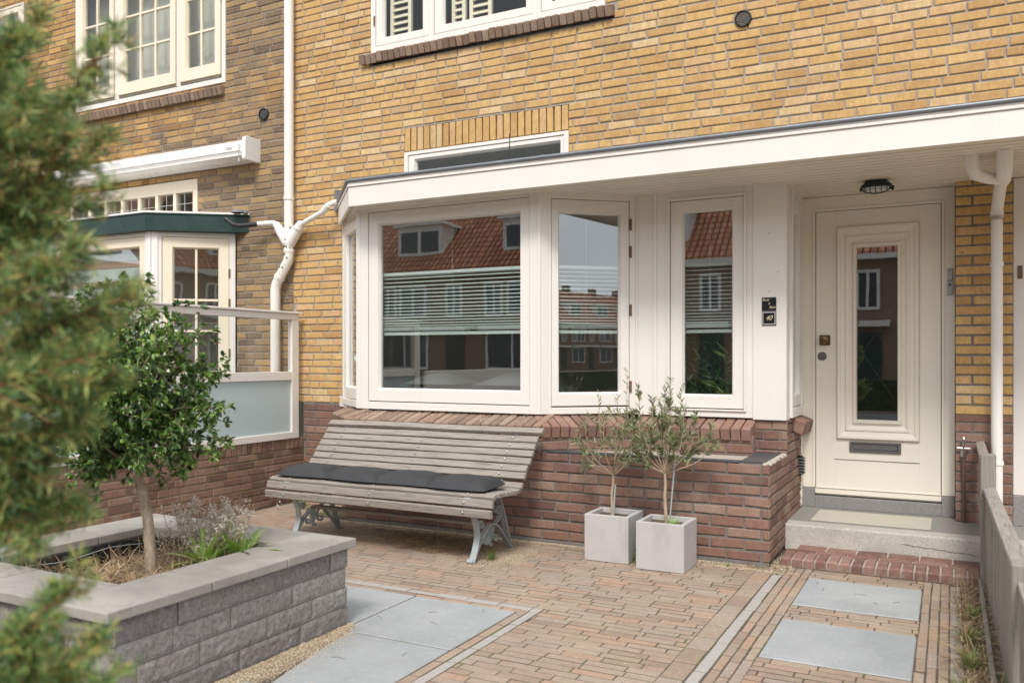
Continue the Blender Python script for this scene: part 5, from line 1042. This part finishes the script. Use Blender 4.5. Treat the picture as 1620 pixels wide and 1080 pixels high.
tag(g.build('fallen_twigs', 'twig_dark'), 'small dark twigs lying on the blue stone slabs', 'twigs', None, 'stuff')
# grass tufts
def tuft(c, n, L, label, mat='grass_blade', w=.004, name='grass_tuft'):
    vs, fs = [], []; blades(vs, fs, c, int(n * 1.5), L * 1.15, w, r, .6, .45); tag(leaf_build(vs, fs, name, mat), label, 'grass', 'grass tufts growing from the paving')
tuft((-2.72, 4.93, 0), 45, .13, 'grass tuft beside the right front foot of the bench'); tuft((-5.25, 5.95, 0), 60, .15, 'grass tuft in the corner of low wall and house'); tuft((-5.05, 5.80, 0), 25, .08, 'small grass tuft near the wall corner behind the bench')
tuft((-1.565, 5.24, .265), 60, .13, 'bright green grass tuft inside the right concrete pot', 'lily_leaf'); tuft((-1.83, 5.34, 0), 25, .16, 'dark weed squeezed between the two concrete pots', 'holly_leaf', .014)
tuft((-1.28, 5.50, 0), 30, .04, 'low green weed at the foot of the brick ledge', 'lily_leaf'); tuft((.10, 4.95, 0), 50, .12, 'farthest grass tuft along the wooden fence'); tuft((.075, 4.55, 0), 70, .15, 'middle grass tuft along the wooden fence'); tuft((.08, 4.15, 0), 70, .14, 'larger grass tuft nearer the camera along the fence'); tuft((.03, 3.85, 0), 50, .10, 'nearest grass tuft at the bottom edge by the fence')
tuft((-.955, 5.42, 0), 14, .035, 'tiny green sprout at the top of the pale edging strip')
vs, fs = [], []
for k in range(1500):
    q = r.random()
    if q < .4: x, y = r.choice([-.775, -.14, -2.055]) + r.gauss(0, .003), r.uniform(3.3, 5.4)
    elif q < .6: x, y = r.uniform(-1.9, -.95), 3.4 + .055 * r.randint(0, 30) + r.gauss(0, .002)
    elif q < .8: x, y = r.choice([-.09, -.045, -.83, -.875]) + r.gauss(0, .002), r.uniform(3.5, 5.4)
    else: x, y = r.uniform(-3.0, -2.06), 3.326 + r.gauss(0, .004)
    if noise.noise(Vector((x * 3, y * 3, 0))) > -.05: leaf(vs, fs, Vector((x, y, -.002)), rv(r) + Vector((0, 0, .6)), rv(r), r.uniform(.004, .010), .004)
tag(leaf_build(vs, fs, 'moss', 'grass_blade'), 'moss and tiny weeds in the paving joints', 'moss', None, 'stuff')
# palm inside the narrow window
vs, fs = [], []; r = random.Random(61)
for k in range(34):
    a = r.uniform(0, 2 * pi); b = Vector((-1.60, 6.64, .62)); e = b + Vector((cos(a) * r.uniform(.15, .42), sin(a) * .24, r.uniform(.35, .98))); P = twig(r, b, e, .2, 10)
    for i in range(3, 10):
        ax = (P[i + 1] - P[i]).normalized()
        for q in range(6): sd_ = rv(r); sd_ = (sd_ - ax * sd_.dot(ax)).normalized(); leaf(vs, fs, P[i].lerp(P[i + 1], q / 6), ax * .6 + sd_, rv(r), r.uniform(.08, .16), .014, kind='narrow')
IP = empty('indoor_palm', (-1.62, 6.75, .34), 'dark leafy palm standing inside behind the narrow window', 'house plant'); leaf_build(vs, fs, 'fronds', 'palm_leaf', IP)
g = MB(); g.lathe((-1.62, 6.75, .34), [(.10, 0), (.14, .26), (.13, .27)], 20); g.build('plant_pot', 'room_dark', IP)
vs, fs = [], []; r = random.Random(62)
for k in range(20): 
    b = Vector((-6.55 + r.uniform(-.3, .3), 5.55 + r.uniform(-.1, .1), .9)); e = b + Vector((r.uniform(-.18, .18), r.uniform(-.1, .1), r.uniform(.15, .42)))
    P = twig(r, b, e, .1, 5)
    for i in range(1, 5):
        for q in range(7): leaf(vs, fs, P[i], (P[-1] - P[0]).normalized() + rv(r), rv(r), .045, .011, kind='narrow')
tag(leaf_build(vs, fs, 'garden_shrub', 'olive_leaf'), 'narrow-leaved shrub in the neighbouring garden behind the glass screen', 'shrub')

# ---------------------------------------------------------------- foreground yew, close to the lens
YW = empty('yew_shrub', (-1.75, .75, 0), 'large out of focus yew filling the left foreground', 'shrub'); r = random.Random(17)
def cpt(px, py, zc):    # a point of the yew's own space, measured off the camera station once
    u = (px - 810) / 1332.8; v = (566.4 - py) / 1332.8; return Vector((zc * (-.4613 + .8872 * u), zc * (.8872 + .4613 * u), 1.35 + zc * v))
g = MB(); vs, fs = [], []
stems = [[(-260, 1250, 1.5), (-200, 800, 1.5), (-150, 400, 1.45), (-90, 60, 1.4)], [(-220, 1250, 1.3), (-140, 900, 1.3), (-60, 650, 1.3)], [(-230, 1200, 1.2), (-180, 600, 1.25), (-60, 250, 1.3)]]
for s_ in stems: P = smooth([tuple(cpt(*q)) for q in s_], 4); g.tube(P, [.014 - .009 * k / (len(P) - 1) for k in range(len(P))], 8)
mains = YM = [((-90, 330), (192, 62), 1.35), ((-90, 260), (70, 30), 1.4), ((-120, 200), (35, 60), 1.3), ((-60, 420), (135, 215), 1.3), ((-60, 430), (185, 215), 1.4), ((-80, 520), (190, 300), 1.35), ((-70, 520), (150, 380), 1.25), ((-90, 600), (240, 470), 1.3), ((-60, 620), (225, 455), 1.4), ((-80, 660), (185, 560), 1.25), ((-50, 640), (205, 600), 1.4), ((-80, 740), (150, 660), 1.3), ((-90, 800), (75, 740), 1.3), ((-90, 780), (130, 800), 1.35), ((-80, 720), (60, 860), 1.3),
         ((-110, 1180), (140, 905), 1.2), ((-110, 1200), (95, 950), 1.25), ((-60, 1250), (155, 1010), 1.2), ((-60, 1250), (60, 985), 1.3), ((-60, 1260), (190, 1065), 1.15), ((-90, 1150), (30, 1010), 1.2), ((-120, 300), (60, 150), 1.25), ((-120, 420), (50, 330), 1.4), ((-100, 520), (90, 430), 1.35), ((-100, 640), (110, 520), 1.35), ((-120, 700), (60, 620), 1.25), ((-100, 560), (130, 600), 1.45), ((-130, 150), (20, 110), 1.4), ((-100, 420), (110, 300), 1.45), ((-60, 1260), (110, 1080), 1.25)]
def spray(p, d, L, n):
    P = [p + d * L * k / 4 + Vector((0, 0, -.1 * L * (k / 4) ** 2)) for k in range(5)]; g.tube([tuple(q) for q in P], [.0018, .0016, .0013, .001, .0008], 4)
    for q in range(n):
        t = q / n * 3.99; i = int(t); c = P[i].lerp(P[i + 1], t - i); ax = (P[i + 1] - P[i]).normalized(); sd_ = rv(r); sd_ = (sd_ - ax * sd_.dot(ax)).normalized(); leaf(vs, fs, c, ax * .7 + sd_, rv(r), r.uniform(.020, .032), r.uniform(.0024, .0034), kind='narrow')
for (a, b, zc) in mains:
    b = (b[0] - (26 if 180 < b[1] < 720 else 8), b[1])
    A_ = cpt(a[0], a[1], zc + r.uniform(-.05, .1)); B_ = cpt(b[0], b[1], zc); P = twig(r, A_, B_, .06, 9); L = (B_ - A_).length; g.tube([tuple(q) for q in P], [.005 - .0038 * k / 9 for k in range(10)], 6)
    for i in range(1, 10):
        for q in range(8 if i < 7 else 4):
            ax = (B_ - A_).normalized(); d = (ax * 1.0 + rv(r) * .8).normalized(); sc = 1 - .55 * (i / 9) ** 2; spray(P[i].lerp(P[i - 1], r.random()), d, r.uniform(.05, .105) * sc, 30)
g.build('branches', 'yew_bark', YW); leaf_build(vs, fs, 'foliage', 'yew_leaf', YW)

# ---------------------------------------------------------------- wooden fence on the right
FE = empty('wooden_fence', (.18, 5, 0), 'weathered grey wooden picket fence running toward the house on the right', 'fence')
def post(x, y, h, snow=True):
    g = MB(); w = .05; g.box(x - w * .8, x + w * .8, y - w, y + w, -.02, h); g.build('post', 'fence_wood_z', FE, bevel=.004)
post(.20, 5.74, .782); post(.235, 3.55, .612)
def railrun(x0, y0, x1, y1, z0, z1, w=.062, th=.026):
    g = MB(); n = 6; vs = []
    for k in range(n + 1):
        t = k / n; x, y, z = x0 + (x1 - x0) * t, y0 + (y1 - y0) * t, z0 + (z1 - z0) * t; vs += [(x - w / 2, y, z - .010), (x + w / 2, y, z), (x + w / 2, y, z - th), (x - w / 2, y, z - th - .010)]
    g.add(vs, [(k * 4 + j, k * 4 + (j + 1) % 4, (k + 1) * 4 + (j + 1) % 4, (k + 1) * 4 + j) for k in range(n) for j in range(4)] + [(0, 1, 2, 3), tuple(n * 4 + j for j in range(4))]); g.build('rail', 'fence_wood_y', FE, bevel=.002)
railrun(.205, 5.69, .235, 3.60, .592, .590); railrun(.245, 3.5, .262, .6, .560, .55); railrun(.185, 6.74, .185, 5.79, .775, .765, .05)
r = random.Random(23)
def board(x, y0, y1, z0, z1): g = MB(); g.box(x - .008, x + .008, y0, y1, z0, z1 + r.uniform(-.004, .0)); g.build('board', 'fence_wood_z', FE, bevel=.002)
y = 5.68
while y > .7:
    if not (3.48 < y < 3.66): t_ = (5.69 - y) / 2.1; board(.192 + .03 * t_ + r.uniform(-.002, .002), y - .088, y, .03, .555 if y > 3.6 else .525)
    y -= .094
y = 6.72
while y > 5.85: board(.182, y - .085, y, .2 if y > 6.2 else .03, .735); y -= .092
g = MB(); y = 5.68
while y > 2.4:
    g.box(.148, .168, y - .085, y - .004, -.02, .052 + r.uniform(-.003, .004)); y -= .094
g.build('edging_board', 'fence_wood_z', FE, bevel=.004)

# ---------------------------------------------------------------- across the street (seen in the window reflections)
OY = -11.4
def opposite():
    o = empty('brick_house', (0, OY, 0), 'brown brick terraced house with orange tiled roof across the street, seen in reflection', 'house', 'terraced houses across the street'); P = lambda mb, n, m: mb.build(n, m, o)
    g = MB(); g.box(-3, 3, OY - 8, OY, 0, 5.5); P(g, 'wall', 'far_brick')
    g = MB(); g.add([(-3.0, OY + .35, 5.45), (3.0, OY + .35, 5.45), (3.0, OY - 4, 9.6), (-3.0, OY - 4, 9.6)], [(0, 1, 2, 3)]); g.add([(-3.0, OY - 8.3, 5.45), (3.0, OY - 8.3, 5.45), (3.0, OY - 4, 9.6), (-3.0, OY - 4, 9.6)], [(0, 1, 2, 3)]); P(g, 'roof', 'tile_roof')
    g = MB(); g.box(-3, 3, OY + .02, OY + .45, 5.3, 5.5); P(g, 'gutter', 'far_white')
    g = MB(); g.box(-1.9, .7, OY - 3.4, OY - .7, 6.2, 7.9); g.box(-2.1, .9, OY - 3.6, OY - .5, 7.9, 8.02); d = P(g, 'dormer', 'far_white'); g = MB(); g.box(-1.7, -.7, OY - .7, OY - .68, 6.6, 7.6); g.box(-.5, .5, OY - .7, OY - .68, 6.6, 7.6); g.build('window', 'far_glass', d)
    g = MB(); g.box(1.9, 2.5, OY - 4.5, OY - 3.6, 8, 10.3); P(g, 'chimney', 'far_brick')
    for x0, x1, z0, z1 in ((-2.5, -1.5, 3.3, 4.9), (-1.3, .3, 3.3, 4.9), (1.4, 2.3, 3.3, 4.9), (-2.4, .4, .8, 2.6)):
        g = MB(); g.ring((x0, x1, z0, z1), (x0 + .12, x1 - .12, z0 + .12, z1 - .12), 0, 1); m_ = (x0 + x1) / 2; g.v = [(x, OY + .0 + y * .08, z) for x, y, z in g.v]; g.box(m_ - .05, m_ + .05, OY + .01, OY + .07, z0 + .1, z1 - .1); w = P(g, 'window', 'far_white')
        g = MB(); g.box(x0 + .1, x1 - .1, OY + .005, OY + .02, z0 + .1, z1 - .1); g.build('pane', 'far_glass', w)
    g = MB(); g.box(-2.6, 2.7, OY + .02, OY + .5, 2.62, 2.85); P(g, 'canopy', 'far_white')
    g = MB(); g.box(1.4, 2.4, OY + .01, OY + .06, .1, 2.4); P(g, 'door', 'green_paint')
    return o
op = opposite()
def sh(o, dx): o.location.x += dx
for k in range(-6, 4):
    c = op if k == -6 else copy_tree(op); c.location = (k * 6.0 + 1.2, OY, 0)
for k in range(8):
    c = copy_tree(op); c.location = (64 + k * 6.0, -34, 0); c['label'] = 'brown brick terraced house far down the street, seen in the angled pane'; c['group'] = 'distant terraced houses down the street'
g = MB(); g.box(-60, 27, -9.6, -9.3, 0, .8); tag(g.build('hedge', 'hedge_green'), 'long clipped hedge across the street, seen in reflection', 'hedge')
g = MB(); g.tube([(12, .1, 0), (12, .1, 7)], [.09, .05], 12); SL = empty('street_lamp', (12, .1, 0), 'tall dark street lamp standing beyond the gardens, seen in the angled pane', 'street lamp'); g.build('pole', 'black_metal', SL, smooth=True); g = MB(); g.box(11.8, 12.5, -.02, .22, 7, 7.1); g.build('lamp_head', 'black_metal', SL)
